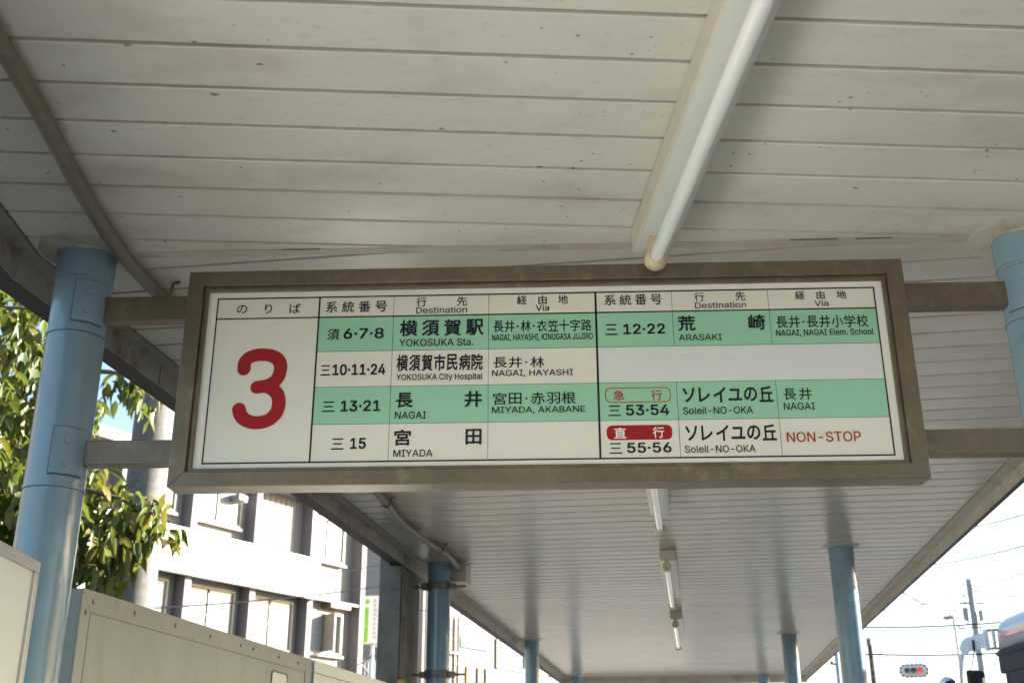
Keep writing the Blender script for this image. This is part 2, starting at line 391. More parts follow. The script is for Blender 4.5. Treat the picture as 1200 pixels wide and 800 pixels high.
# little joints in the lip
jb = MB()
for k in range(8): jb.box(FF, TRIM_L+.0002, TRIM_L+.0012, .9+k*1.83, .905+k*1.83, 2.922, 2.99)
jb.build('lip_joint', 'groove', canopy)

# dark slits left open at the bend, and old marks on the boards
for u0, u1 in ((.555, .665), (1.98, 2.11), (2.16, 2.26)):
    MB().box(FS, u0, u1, -.004, .0005, ZC-.0022, ZC-.0016).build('open_slit', 'black', canopy)
for u, d, r_ in ((.505, -.83, .010), (.245, -.665, .007), (.36, -1.0, .006), (.50, -1.02, .005), (.62, -.95, .006), (1.24, -.56, .006), (2.05, -.50, .006), (2.4, -.75, .007), (1.9, -.9, .005), (1.0, -.72, .005)):
    mb = MB(); k_ = 9
    P_ = [FN(u+r_*random.uniform(.6, 1.6)*math.cos(a*2*math.pi/k_), d+r_*random.uniform(.4, .8)*math.sin(a*2*math.pi/k_), ZC-.0011) for a in range(k_)]
    mb.add(P_+[q+Z*.0008 for q in P_], [tuple(range(k_))]+[(i, (i+1) % k_, k_+(i+1) % k_, k_+i) for i in range(k_)]).build('dirt_mark', 'stain', canopy)

# ================================================================== POSTS
PR = .0765
def plate_arc(c, a0, a1, z0, z1, r, t, seg=28):
    mb = MB(); vs_ = []
    for i in range(seg+1):
        a = lerp(a0, a1, i/seg)
        dx, dy = math.sin(a), math.cos(a)
        for rr in (r, r+t):
            for z in (z0, z1): vs_.append(Vector((c.x+dx*rr, c.y+dy*rr, z)))
    fs = []
    for i in range(seg):
        b = i*4
        fs += [(b+2, b+3, b+7, b+6), (b, b+4, b+5, b+1), (b, b+2, b+6, b+4), (b+1, b+5, b+7, b+3)]
    fs += [(0, 1, 3, 2), (seg*4, seg*4+2, seg*4+3, seg*4+1)]
    return mb.add(vs_, fs, False)
def post(c, label, collar=.135):
    t = thing('canopy_post', label, 'post', (c.x, c.y, 0), 'pale blue steel canopy posts')
    mb = MB().cyl(c, PR, 0, ZC-.001, 48)
    mb.build('shaft', 'blue', t)
    mb = MB().cyl(c, PR+.0025, ZC-.10, ZC-.002, 48).build('top_sleeve', 'blue', t)
    ring = MB(); n = 40
    vs_ = []
    for k in range(n):
        a = k*2*math.pi/n; rj = collar*(1+random.uniform(-.015, .015))
        for rr, z in ((PR+.003, ZC-.013), (PR+.012, ZC-.010), (rj-.004, ZC-.0045), (rj, ZC+.001)): vs_.append(Vector((c.x+math.cos(a)*rr, c.y+math.sin(a)*rr, z)))
    fs = [(k*4+j, ((k+1) % n)*4+j, ((k+1) % n)*4+j+1, k*4+j+1) for k in range(n) for j in range(3)]
    ring.add(vs_, fs, True); ring.build('ceiling_collar', 'collar', t)
    sl = MB(); pth = [Vector((c.x+math.cos(a*math.pi/20)*(PR+.004), c.y+math.sin(a*math.pi/20)*(PR+.004), ZC-.012+random.uniform(-.003, .003))) for a in range(41)]
    sl.tube(pth, [.0045*random.uniform(.5, 1.4) for _ in pth], 6, False).build('sealant_bead', 'seal', t)
    MB().cyl(c, .13, .0, .015, 32).build('base_flange', 'blue', t)
    return t
def brackets(t, c, face):
    # curved plates that hold the sign arms: 'face' is +1 on the left post, -1 on the right
    for z0, z1 in ((2.765, 2.885), (2.34, 2.465)):
        a0, a1 = (rad(108), rad(172)) if face > 0 else (rad(192), rad(256))
        plate_arc(c, a0-.04, a1+.04, z0-.0032, z1+.0032, PR-.001, .0026).build('plate_seam', 'seam', t)
        pl = plate_arc(c, a0, a1, z0, z1, PR-.001, .0075).build('bracket_plate', 'blue', t, bevel=.0015)
        for dz in (.03, .088):
            a = rad(146 if face > 0 else 214)
            nn = Vector((math.sin(a), math.cos(a), 0)); pc = Vector((c.x, c.y, z0+dz))+nn*(PR+.006)
            MB().disc(pc, nn, .0085, .005, 10).build('bolt', 'blue', pl)
    for z in (2.742, 2.312):
        MB().cyl(c, PR+.0022, z-.004, z+.004, 48).build('weld_bead', 'blue', t)
        MB().cyl(c, PR+.0009, z-.0062, z-.004, 48).build('bead_seam', 'seam', t)
cL, cR = FS(0, 0, 0), Vector((1.409, 2.811, 0))
tL = post(cL, 'thick pale blue post holding the left arms of the route sign'); brackets(tL, cL, 1)
tR = post(cR, 'pale blue post holding the right arms of the route sign', .142); brackets(tR, cR, -1)
rest = [((-.03, 4.89), 'blue post with two steel band clamps beside the tall grey cabinet'),
        ((-.03, 9.55), 'blue post second behind the sign in the left row, past the clamped post'),
        ((.0, 14.1), 'farthest blue post of the left row, near the end of the canopy'),
        ((2.62, 4.78), 'right blue post with a sunlit strip down its edge, nearest the bus side'),
        ((2.635, 9.44), 'middle blue post of the right row, half hidden beside the sunlit one'),
        ((2.63, 14.11), 'farthest blue post of the right row, only its top showing at the canopy end')]
for (u, d), lab in rest: post(FF(u, d, 0), lab, .12)

# ================================================================== ROUTE SIGN
SU0, SU1, SZ0, SZ1 = .3345, 2.2447, 2.2925, 2.8893
D0, D1 = -.10, -.021
sign = thing('route_sign', 'wide bronze framed bus route sign with a big red 3 and green rows of destinations', 'sign', FS((SU0+SU1)/2, -.06, SZ0))
bw = .0425
def rail(pts2, name):
    # mitred frame bar given as a quad in (u, z)
    mb = MB(); vs_ = [FS(u, D0, z) for u, z in pts2]+[FS(u, D1, z) for u, z in pts2]
    mb.add(vs_, [(0, 1, 2, 3), (7, 6, 5, 4)]+[(i, (i+1) % 4, 4+(i+1) % 4, 4+i) for i in range(4)])
    o = mb.build(name, 'bronze', sign, bevel=.0016); return o
g_ = .0002
rail([(SU0, SZ1), (SU1, SZ1), (SU1-bw, SZ1-bw), (SU0+bw, SZ1-bw)], 'frame_rail')
rail([(SU0+bw, SZ0+bw-.003), (SU1-bw, SZ0+bw-.003), (SU1, SZ0), (SU0, SZ0)], 'frame_rail')
rail([(SU0, SZ0+g_), (SU0, SZ1-g_), (SU0+bw-g_, SZ1-bw), (SU0+bw-g_, SZ0+bw-.003)], 'frame_stile')
rail([(SU1-bw+g_, SZ0+bw-.003), (SU1-bw+g_, SZ1-bw), (SU1, SZ1-g_), (SU1, SZ0+g_)], 'frame_stile')
iu0, iu1, iz0, iz1 = SU0+bw, SU1-bw, SZ0+bw-.003, SZ1-bw
bead = MB(); q = .011; e = .0006
for a in ((iu0+e, iu1-e, iz1-q, iz1-e), (iu0+e, iu1-e, iz0+e, iz0+q), (iu0+e, iu0+q, iz0+q, iz1-q), (iu1-q, iu1-e, iz0+q, iz1-q)):
    bead.box(FS, a[0], a[1], -.088, -.07, a[2], a[3])
bead.build('inner_bead', 'bronze', sign, bevel=.001)
MB().box(FS, iu0-.002, iu1+.002, -.03, -.024, iz0-.002, iz1+.002).build('back_sheet', 'bronze_dk', sign)
face = MB().box(FS, iu0+.001, iu1-.001, -.075, -.071, iz0+.001, iz1-.001).build('sign_face', 'face', sign)
def film(u0, u1, z0, z1, m, name='colour_film', d=.0757): return MB().box(FS, u0, u1, -d, -.0745, z0, z1).build(name, m, face)
TU0, TU1, TZ0, TZ1 = .4125, 2.1695, 2.3590, 2.8175
HZ, R1, R2, R3 = 2.7590, 2.6605, 2.5610, 2.4590
V1, V2, V3, V4, V5, V6 = .690, .8915, 1.1465, 1.4325, 1.6348, 1.8896
film(TU0, V1, TZ0, HZ, 'cream'); film(TU0, TU1, HZ, TZ1, 'cream')
film(V1, V4, R1+.0002, HZ-.0002, 'green'); film(V4, TU1, R1+.0002, HZ-.0002, 'green')
film(V1, V4, R2, R1, 'cream'); film(V4+.0002, TU1, R2, R1, 'greyfilm')
film(V1, V4, R3, R2-.0002, 'green'); film(V4, TU1, R3, R2-.0002, 'green')
film(V1, TU1, TZ0, R3-.0002, 'cream')
def rule(u0, z0, u1, z1, wd, d=.0764): return MB().box(FS, min(u0, u1)-wd/2, max(u0, u1)+wd/2, -d, -.0752, min(z0, z1)-wd/2, max(z0, z1)+wd/2).build('rule_line', 'ink', face)
W1, W2 = .0040, .0011
for a in ((TU0, TZ1, TU1, TZ1), (TU0, TZ0, TU1, TZ0)): rule(*a, .0038)
rule(TU0+.0025, HZ, TU1-.0025, HZ, .0036, .0762)
for u in (TU0, TU1): rule(u, TZ0+.0025, u, TZ1-.0025, .0038, .0761)
for u, ww in ((V1, .0045), (V4, .0055)): rule(u, TZ0+.0025, u, TZ1-.0025, ww, .0763)
for u in (V2, V3): rule(u, TZ0+.0025, u, TZ1-.0025, W2, .0760)
for u in (V5, V6): rule(u, R1, u, TZ1-.0025, W2, .0760); rule(u, TZ0+.0025, u, R2, W2, .0760)
for z in (R1, R2, R3): rule(V1+.003, z, TU1-.003, z, W2, .0759)
# ---- lettering, from the fonts that ship with the program
_f = None
try:
    fp = os.path.join(bpy.utils.system_resource('DATAFILES'), 'fonts', 'Inter.woff2')
    if os.path.exists(fp): _f = bpy.data.fonts.load(fp)
except Exception: _f = None
def glyphs(s, bev, latin):
    cu = bpy.data.curves.new('t', 'FONT'); cu.body = s; cu.size = 1; cu.resolution_u = 3
    if _f and latin: cu.font = _f
    cu.bevel_depth = bev; cu.bevel_resolution = 0
    o = bpy.data.objects.new('t', cu); col.objects.link(o)
    dg = bpy.context.evaluated_depsgraph_get()
    me = bpy.data.meshes.new_from_object(o.evaluated_get(dg))
    v = [x.co.copy() for x in me.vertices]; f = [tuple(p.vertices) for p in me.polygons]
    bpy.data.objects.remove(o); bpy.data.meshes.remove(me); bpy.data.curves.remove(cu)
    return v, f
def bbox(v): xs = [p.x for p in v]; ys = [p.y for p in v]; return min(xs), max(xs), min(ys), max(ys)
_lc = {}
def outline(s):
    # closed outlines of a string as lists of points
    cu = bpy.data.curves.new('t', 'FONT'); cu.body = s; cu.size = 1
    if _f: cu.font = _f
    o = bpy.data.objects.new('t', cu); col.objects.link(o)
    dg = bpy.context.evaluated_depsgraph_get(); oe = o.evaluated_get(dg)
    cc = oe.to_curve(dg); out = []
    from mathutils.geometry import interpolate_bezier
    for sp_ in cc.splines:
        bp_ = sp_.bezier_points; n_ = len(bp_); lp = []
        for i in range(n_):
            p_, q_ = bp_[i], bp_[(i+1) % n_]
            st = (q_.co-p_.co).length; bend = (p_.handle_right-p_.co).cross(q_.co-p_.co).length+(q_.handle_left-q_.co).cross(q_.co-p_.co).length
            k = 2 if bend < 1e-6 else 5
            lp += [(w_.x, w_.y) for w_ in interpolate_bezier(p_.co, p_.handle_right, q_.handle_left, q_.co, k)[:-1]]
        out.append(lp)
    oe.to_curve_clear(); bpy.data.objects.remove(o); bpy.data.curves.remove(cu)
    return out
def latin_glyph(ch):
    # fill one letter from its outlines by winding number, so overlapping strokes fill cleanly
    if ch in _lc: return _lc[ch]
    mx_ = lambda t_: max(p_[0] for lp in outline(t_) for p_ in lp)
    adv = mx_('H'+ch+'H')-mx_('HH')
    v, f = [], []
    if ch != ' ':
        loops = outline(ch)
        from mathutils.geometry import delaunay_2d_cdt
        V_, E_ = [], []
        for lp in loops:
            b_ = len(V_); V_ += [Vector(p_) for p_ in lp]; E_ += [(b_+i, b_+(i+1) % len(lp)) for i in range(len(lp))]
        ov, oe, of, *_r = delaunay_2d_cdt(V_, E_, [], 0, 1e-5)
        def wind(x, y):
            w_ = 0
            for lp in loops:
                for i in range(len(lp)):
                    (x0, y0), (x1, y1) = lp[i], lp[(i+1) % len(lp)]
                    if (y0 <= y) != (y1 <= y) and x < x0+(y-y0)/(y1-y0)*(x1-x0): w_ += 1 if y1 > y0 else -1
            return w_
        for t_ in of:
            cx_ = sum(ov[k].x for k in t_)/len(t_); cy_ = sum(ov[k].y for k in t_)/len(t_)
            if wind(cx_, cy_): f.append(tuple(t_))
        v = [Vector((p_.x, p_.y, 0)) for p_ in ov]
    _lc[ch] = (v, f, adv); return _lc[ch]
def glyphs_lat(s):
    v, f, x = [], [], 0
    for c in s:
        gv, gf, adv = latin_glyph(c); b_ = len(v)
        v += [p_+Vector((x, 0, 0)) for p_ in gv]; f += [tuple(k+b_ for k in t_) for t_ in gf]; x += adv
    return v, f
BEV = {0: .002, 1: .010, 2: .012, 3: .024, 'R1': .014, 'W1': .012, 'R0': .002}
INK = {'R1': 'redtxt', 'W1': 'white', 'R0': 'redtxt'}
REFH = .90
for s, mode, wgt, u0, z0, u1, z1 in LETTERS:
    mb = MB(); lat = all(ord(ch) < 0x250 for ch in s); zs = .0006
    def put(v, f, a0, b0, a1, b1):
        x0, x1, y0, y1 = bbox(v)
        mb.add([FS(a0+(p.x-x0)/(x1-x0)*(a1-a0), -.0770-max(0, p.z)*.01, b0+(p.y-y0)/(y1-y0)*(b1-b0)) for p in v], f)
    if mode == 't' and lat:
        v, f = glyphs_lat(s); k_ = (z1-z0)*{0: .012, 'R0': .014}.get(wgt, .032)
        for j, (ox, oz) in enumerate(((1, 1), (-1, 1), (1, -1), (-1, -1), (0, 0))):
            n0 = len(mb.v); put(v, f, u0+k_+ox*k_, z0+k_+oz*k_, u1-k_+ox*k_, z1-k_+oz*k_)
            for q_ in range(n0, len(mb.v)): mb.v[q_] -= FS.D*(.00006*j)
    elif mode == 't':
        v, f = glyphs(s, BEV[wgt], lat); put(v, f, u0, z0, u1, z1)
    else:
        # characters spread evenly over the width, each in its own em square
        dots = [ch == '·' for ch in s]
        ws = [.45 if d_ else 1. for d_ in dots]; tot = sum(ws)
        pitch = (u1-u0)/tot; h = z1-z0
        cw = pitch*.93 if mode == 'c' else min(h*1.02, pitch*.93)
        if mode == 's': xs_ = [u0+cw/2+(u1-u0-cw)*i/(len(s)-1) for i in range(len(s))]
        else:
            xs_ = []; acc = u0
            for w_ in ws: xs_.append(acc+w_*pitch/2); acc += w_*pitch
        for ch, xc, d_ in zip(s, xs_, dots):
            if mode == 's' and pitch > cw*1.5 and mb.v: mb.build('lettering', INK.get(wgt, 'ink'), face); mb = MB()
            if d_:
                mb.disc(FS(xc, -.0765, (z0+z1)/2), -FS.D, h*.085, .0006, 14); continue
            v, f = glyphs(ch, BEV[wgt], False); x0, x1, y0, y1 = bbox(v)
            k = h/.98; ax, ay = (x0+x1)/2, (y0+y1)/2
            wd = (x1-x0)/.93*cw if not mode == 's' else (x1-x0)/.93*cw
            hh = min(1, (y1-y0)/.93)*h
            wd = min(wd, cw)
            dy = max(-.2, min(.2, (ay-.38)))*h*.8 if hh < h*.75 else 0
            put(v, f, xc-wd/2, (z0+z1)/2-hh/2+dy, xc+wd/2, (z0+z1)/2+hh/2+dy)
    mb.build('lettering', INK.get(wgt, 'ink'), face)
def rrect(u0, z0, u1, z1, r, n=6):
    out = []
    for cx, cz, a in ((u1-r, z1-r, 0), (u0+r, z1-r, 90), (u0+r, z0+r, 180), (u1-r, z0+r, 270)):
        for i in range(n+1): t = rad(a+90*i/n); out.append((cx+r*math.cos(t), cz+r*math.sin(t)))
    return out
o_, i_ = rrect(1.4496, 2.5065, 1.6179, 2.5471, .014), rrect(1.4518, 2.5087, 1.6157, 2.5449, .012)
n = len(o_); mb = MB(); mb.add([FS(a, -.0768, b) for a, b in o_+i_], [(k, (k+1) % n, n+(k+1) % n, n+k) for k in range(n)]); mb.build('express_badge', 'redtxt', face)
o_ = rrect(1.4504, 2.4069, 1.6169, 2.4458, .014); mb = MB()
mb.add([FS(a, -.0766, b) for a, b in o_]+[FS(a, -.0755, b) for a, b in o_], [tuple(range(n))]+[(k, (k+1) % n, n+(k+1) % n, n+k) for k in range(n)]); mb.build('direct_badge', 'red', face)
S1 = [(0.4994, 2.6145), (0.4999, 2.6310), (0.5068, 2.6433), (0.5187, 2.6504), (0.5344, 2.6540), (0.5507, 2.6541), (0.571, 2.6507), (0.5879, 2.6401), (0.5962, 2.6237), (0.5965, 2.6069), (0.592, 2.5899), (0.5813, 2.5766), (0.5641, 2.5676), (0.5385, 2.5633)]
S2 = [(0.5600, 2.5660), (0.5779, 2.5585), (0.5927, 2.5444), (0.5986, 2.5269), (0.5989, 2.5093), (0.5945, 2.4929), (0.5844, 2.4796), (0.5697, 2.4703), (0.5461, 2.4660), (0.5254, 2.4694), (0.5098, 2.4779), (0.5001, 2.4894), (0.4954, 2.5036)]
mb = MB()
for pts, dd in ((S1, .0768), (S2, .0771)):
    P_ = smooth_path([Vector((a, 0, b)) for a, b in pts], 4); hw = .0178; vs_ = []
    for i, p_ in enumerate(P_):
        t = (P_[min(i+1, len(P_)-1)]-P_[max(i-1, 0)]).normalized(); nn = Vector((-t.z, 0, t.x))
        for sgn in (1, -1): qq = p_+nn*hw*sgn; vs_.append(FS(qq.x, -dd, qq.z))
    mb.add(vs_, [(2*i, 2*i+1, 2*i+3, 2*i+2) for i in range(len(P_)-1)])
    for p_ in (P_[0], P_[-1]):
        dd2 = dd+.0002
        mb.add([FS(p_.x+hw*math.cos(k*math.pi/12), -dd2, p_.z+hw*math.sin(k*math.pi/12)) for k in range(24)], [tuple(range(24))])
mb.build('red_numeral', 'red', face)
for z0, z1 in ((2.783, 2.853), (2.374, 2.440)):
    MB().box(FS, PR-.004, SU0+.004, -.022, .022, z0, z1).build('mounting_arm', 'bronze', sign, bevel=.002)
    MB().box(FS, SU1-.004, 2.6145-PR+.006, -.022, .022, z0, z1).build('mounting_arm', 'bronze', sign, bevel=.002)

# ================================================================== LAMPS
def lamp(F, uc, d0, d1, label, front=False):
    t = thing('tube_lamp', label, 'ceiling lamp', F(uc, (d0+d1)/2, ZC), 'unlit fluorescent tube lamps along the canopy ceiling')
    hw, h = .053, .067; zt = ZC-.0035
    prof = [(-hw, zt), (-hw, zt-h+.006), (-hw+.007, zt-h), (hw-.007, zt-h), (hw, zt-h+.006), (hw, zt)]
    mb = MB(); A = [F(uc+a, d0, z) for a, z in prof]; B = [F(uc+a, d1, z) for a, z in prof]
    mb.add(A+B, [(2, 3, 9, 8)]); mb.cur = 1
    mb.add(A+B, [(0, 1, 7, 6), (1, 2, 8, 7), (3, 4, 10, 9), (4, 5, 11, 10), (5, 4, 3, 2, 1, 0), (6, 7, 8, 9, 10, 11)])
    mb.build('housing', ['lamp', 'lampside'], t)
    zt_ = ZC-.128; tu = uc-.008; r = .0188
    e0, e1 = d0+(.03 if front else -.07), d1-.105 if front else d1+.06
    MB().tube([F(tu, e0+.03, zt_), F(tu, e1-.01, zt_)], r, 24).build('tube', 'tube', t)
    for e_, s_ in ((e0, -1), (e1, 1)):
        mb = MB().tube([F(tu, e_-.008*s_, zt_), F(tu, e_, zt_), F(tu, e_+.004*s_, zt_), F(tu, e_+.026*s_, zt_), F(tu, e_+.034*s_, zt_)], [.021, .0275, .029, .030, .025], 24)
        mb.box(F, tu-.016, tu+.016, e_-.004 if s_ > 0 else e_-.024, e_+.024 if s_ > 0 else e_+.004, zt_+.005, zt-h+.003)
        mb.build('socket', 'socket', t)
    MB().box(F, uc-.050, uc+.050, (d0-.012) if not front else d1+.0005, (d0-.0005) if not front else d1+.012, zt-h+.004, zt-.001).build('end_cap', 'lampside', t)
    return t
lamp(FN, 1.573, -1.87, -.232, 'long unlit fluorescent lamp right above and in front of the route sign', True)
lamp(FF, 1.512, 1.80, 3.38, 'fluorescent lamp just behind the sign, only its far tip showing under the frame')
lamp(FF, 1.520, 4.73, 6.38, 'fluorescent lamp midway down the far ceiling, whole fixture visible')
lamp(FF, 1.522, 7.62, 9.35, 'smallest and farthest fluorescent lamp on the far ceiling')

# ================================================================== CONDUITS
cd_ = thing('ceiling_conduit', 'old grey conduit pipe running along the left of the ceiling past the blue post', 'conduit', FN(.12, -2, 2.97))
pN = [FN(.10, -5.5, 2.968), FN(.11, -2.5, 2.968), FN(.125, -1.044, 2.968), FN(.108, -.40, 2.968), FN(.118, -.06, 2.968), FN(.158, .226, 2.968)]
pF = [FF(.112, .8, 2.968), FF(.10, 1.8, 2.968), FF(.093, 2.85, 2.967), FF(.052, 3.47, 2.966), FF(.075, 4.12, 2.966), FF(.106, 4.45, 2.962), FF(.095, 4.97, 2.955)]
MB().tube(smooth_path(pN+pF, 8), .0205, 16).build('pipe', 'pipe', cd_)
for F, u, d in ((FN, .11, -3.2), (FF, .128, .22), (FF, .09, 3.0), (FF, .10, 4.3)):
    mb = MB()
    path = [F(u-.05, d, 2.995), F(u-.028, d, 2.992), F(u-.027, d, 2.968), F(u-.018, d, 2.948), F(u, d, 2.941), F(u+.018, d, 2.948), F(u+.027, d, 2.968), F(u+.028, d, 2.992), F(u+.05, d, 2.995)]
    for a, b in zip(path, path[1:]): mb.tube([a, b], .005, 6)
    mb.build('pipe_clip', 'pipe', cd_)
jx = thing('junction_box', 'grey junction box on the ceiling where the conduit ends by the clamped blue post', 'junction box', FF(.09, 5.05, 2.87))
MB().box(FF, .02, .135, 4.97, 5.17, 2.872, 2.997).build('box_body', 'trim', jx, bevel=.004)
MB().box(FF, .012, .143, 4.955, 4.969, 2.866, 2.999).build('box_lid', 'trim', jx, bevel=.003)
mb = MB()
for u, z in ((.025, 2.88), (.13, 2.88), (.13, 2.985), (.025, 2.985)): mb.disc(FF(u, 4.955, z), -FF.D, .004, .003, 8)
mb.build('lid_screws', 'steel', jx)

# ================================================================== SHELTER PANELS
def framed(F, u, d0, d1, z1, fw_, m_panel, m_frame, name, label, cat, th=.04, zb=.15, near_side=-1):
    t = thing(name, label, cat, F(u, (d0+d1)/2, zb)); 
    MB().box(F, u-th, u, d1-fw_, d1, zb, z1-fw_-.0005).build('frame_post', m_frame, t, bevel=.002)
    MB().box(F, u-th, u, d0, d0+fw_, zb, z1-fw_-.0005).build('frame_post', m_frame, t, bevel=.002)
    MB().box(F, u-th, u, d0, d1, z1-fw_, z1).build('top_rail', m_frame, t, bevel=.002)
    MB().box(F, u-th, u, d0+fw_+.001, d1-fw_-.001, zb, zb+fw_).build('bottom_rail', m_frame, t, bevel=.002)
    MB().box(F, u-th*.7, u-.008, d0+fw_-.004, d1-fw_+.004, zb+fw_-.004, z1-fw_+.004).build('panel_sheet', m_panel, t)
    return t
framed(FN, .088, -1.65, -.265, 2.077, .026, 'panelwhite', 'alu', 'notice_or_added_board', 'white board with a thin aluminium frame at the bottom left corner, overlapping the blue post', 'notice board')
framed(FN, .088, -3.10, -1.66, 2.077, .026, 'panelwhite', 'alu', 'notice_or_added_board', 'unseen white notice board nearer the viewer, added to bounce sun to the ceiling', 'notice board')  # this and the next two boards: out of view, added to bounce sun upward
framed(FN, .088, -4.55, -3.11, 2.077, .026, 'panelwhite', 'alu', 'notice_or_added_board', 'third white board, unseen and level with the viewer, added to light the ceiling', 'notice board')
framed(FN, .088, -6.0, -4.56, 2.077, .026, 'panelwhite', 'alu', 'notice_or_added_board', 'last white board, unseen at the near end, added to light the ceiling', 'notice board')
bp = thing('steel_panel_fence', 'beige steel panel with screw heads and a folded top edge behind the left post', 'panel', FF(-.13, 1.4, .1))
MB().box(FF, -.30, -.1, .389, .3905, .1, 2.121).build('end_plate', 'beigedk', bp)
MB().box(FF, -.3, -.101, .392, 2.40, .1, 2.12).build('core', 'beige', bp)
zt = 2.1225; rb = .062
pth = [(.391, zt), (2.405, zt), (2.405, zt-rb), (.391+.052, zt-rb)]
vs_ = [FF(-.0965, d, z) for d, z in pth]+[FF(-.101, d, z) for d, z in pth]
MB().add(vs_, [(0, 1, 2, 3)]+[(i, 4+i, 4+(i+1) % 4, (i+1) % 4) for i in range(4)]).build('top_fold', 'beige', bp)
pth = [(.391, zt-.002), (.391+.052, zt-rb-.0012), (.391+.052, .1), (.391, .1)]
vs_ = [FF(-.0968, d, z) for d, z in pth]+[FF(-.101, d, z) for d, z in pth]
MB().add(vs_, [(0, 1, 2, 3)]+[(i, 4+i, 4+(i+1) % 4, (i+1) % 4) for i in range(4)]).build('side_fold', 'beige', bp)
MB().box(FF, -.1005, -.098, .45, 2.40, .1, zt-rb-.003).build('panel_sheet', 'beige', bp)
MB().box(FF, -.1002, -.0955, 2.405, 2.49, .1, 2.122).build('side_fold', 'beige', bp)
for d, z in ((.455, 2.092), (.42, 2.057), (.72, 2.095), (1.02, 2.094), (1.32, 2.092), (1.62, 2.092), (1.75, 2.092), (2.05, 2.09), (2.3, 2.088), (1.9, 1.96), (1.32, 1.92)):
    MB().disc(FF(-.0966, d, z), FF.X, .0085, .0012, 10).build('screw_stain', 'stain', bp)
    MB().disc(FF(-.0956, d, z), FF.X, .0048, .003, 6).build('screw', 'beige', bp)
o_ = rrect(0, 0, .19, .20, .02); mb = MB()
pl_ = [FF(-.0962, 1.98+a, 1.83+b) for a, b in o_]; n = len(o_)
mb.tube([Vector(x) for x in pl_]+[pl_[0]], .0035, 6, False).build('hatch_rim', 'beigedk', bp)
mb = MB().add([FF(-.0958, 1.985+a*.95, 1.835+b*.95) for a, b in o_], [tuple(range(n))]); mb.build('hatch_plate', 'panelwhite', bp)
framed(FF, -.085, 2.50, 4.15, 2.121, .055, 'panelwhite', 'alu', 'framed_screen', 'grey aluminium framed screen standing just beyond the beige steel panel', 'screen')

# ================================================================== GREY CABINET + CLAMPS
gc = thing('grey_cabinet', 'tall galvanised grey cabinet hung beside the clamped blue post', 'cabinet', FF(-.25, 4.6, 2.18))
MB().box(FF, -.346, -.202, 4.515, 5.03, 2.175, 2.91).build('cabinet_body', 'cabinet', gc, bevel=.003)
MB().box(FF, -.346, -.281, 4.517, 5.03, 2.9105, 3.35).build('cabinet_upper', 'cabinet', gc, bevel=.003)
MB().box(FF, -.2005, -.196, 4.53, 5.02, 2.19, 2.822).build('cabinet_door', 'cabinet', gc, bevel=.001)
MB().tube([FF(-.199, 4.522, 2.18), FF(-.199, 4.522, 2.85)], .003, 6).build('door_seam', 'black', gc)
mb = MB(); mb.tube([FF(-.16, 4.44, 2.155), FF(-.16, 4.44, 2.185)], [.03, .018], 12).build('beacon_cap', 'yellow', gc)
MB().box(FF, -.19, -.12, 4.43, 4.6, 2.12, 2.157).build('beacon_base', 'black', gc)
pc = FF(-.03, 4.89, 0)
for z in (2.825, 2.252):
    cl = thing('band_clamp', 'upper steel band clamp round the second left blue post' if z > 2.5 else 'lower steel band clamp round the second left blue post', 'clamp', (pc.x, pc.y, z), 'steel band clamps on the blue post')
    MB().cyl(pc, PR+.005, z-.024, z+.024, 40).build('band', 'steel', cl)
    mb = MB(); mb.cyl(pc, PR+.008, z-.026, z-.020, 40); mb.cyl(pc, PR+.008, z+.020, z+.026, 40); mb.build('band_edge', 'steel', cl)
    for s_ in (-1, 1):
        MB().box(FF, -.03+s_*.077 if s_ > 0 else -.03-.118, -.03+.118 if s_ > 0 else -.03-.077, 4.86, 4.915, z-.02, z+.02).build('lug', 'steel', cl, bevel=.003)
        MB().tube([FF(-.03+s_*.1, 4.89, z), FF(-.03+s_*.185, 4.89, z)], .0085, 8).build('bolt', 'steel', cl)
    MB().box(FF, -.045, -.005, 4.80, 4.812, z-.012, z+.012).build('buckle', 'steel', cl, bevel=.003)

# ================================================================== TREE
tree = thing('broadleaf_tree', 'leafy tree with drooping yellow green leaves behind the left post and beige panel', 'tree', (-4.3, 7.2, 0))
MB().tube(smooth_path([(-4.3, 7.2, -.16), (-4.28, 7.15, 1.2), (-4.15, 7.1, 2.4), (-4.05, 6.95, 3.6), (-3.9, 6.9, 5.0)], 5), [.17-.0055*i for i in range(21)], 12).build('trunk', 'bark', tree)
br = [[(-4.15, 7.1, 2.4), (-3.5, 6.8, 2.95), (-2.9, 6.6, 3.22), (-2.45, 6.6, 3.2), (-2.05, 6.7, 3.05)],
      [(-4.1, 7.0, 3.0), (-3.4, 6.7, 3.6), (-2.8, 6.55, 3.9), (-2.4, 6.5, 3.92), (-2.15, 6.6, 3.78)],
      [(-4.05, 6.95, 3.4), (-3.6, 6.4, 3.9), (-3.1, 6.2, 4.2), (-2.75, 6.3, 4.25)],
      [(-4.0, 6.9, 3.8), (-3.4, 7.0, 4.5), (-2.9, 7.1, 4.8)], [(-4.15, 7.1, 2.2), (-3.4, 6.5, 2.6), (-2.8, 6.4, 2.75), (-2.45, 6.5, 2.75)],
      [(-3.95, 6.9, 4.4), (-4.4, 6.5, 5.1), (-4.9, 6.3, 5.3)], [(-4.1, 7.0, 3.1), (-4.8, 6.8, 3.7), (-5.3, 6.7, 3.9)]]
for b in br:
    p_ = smooth_path(b, 5); MB().tube(p_, [lerp(.035, .006, i/(len(p_)-1)) for i in range(len(p_))], 7).build('limb', 'bark', tree)
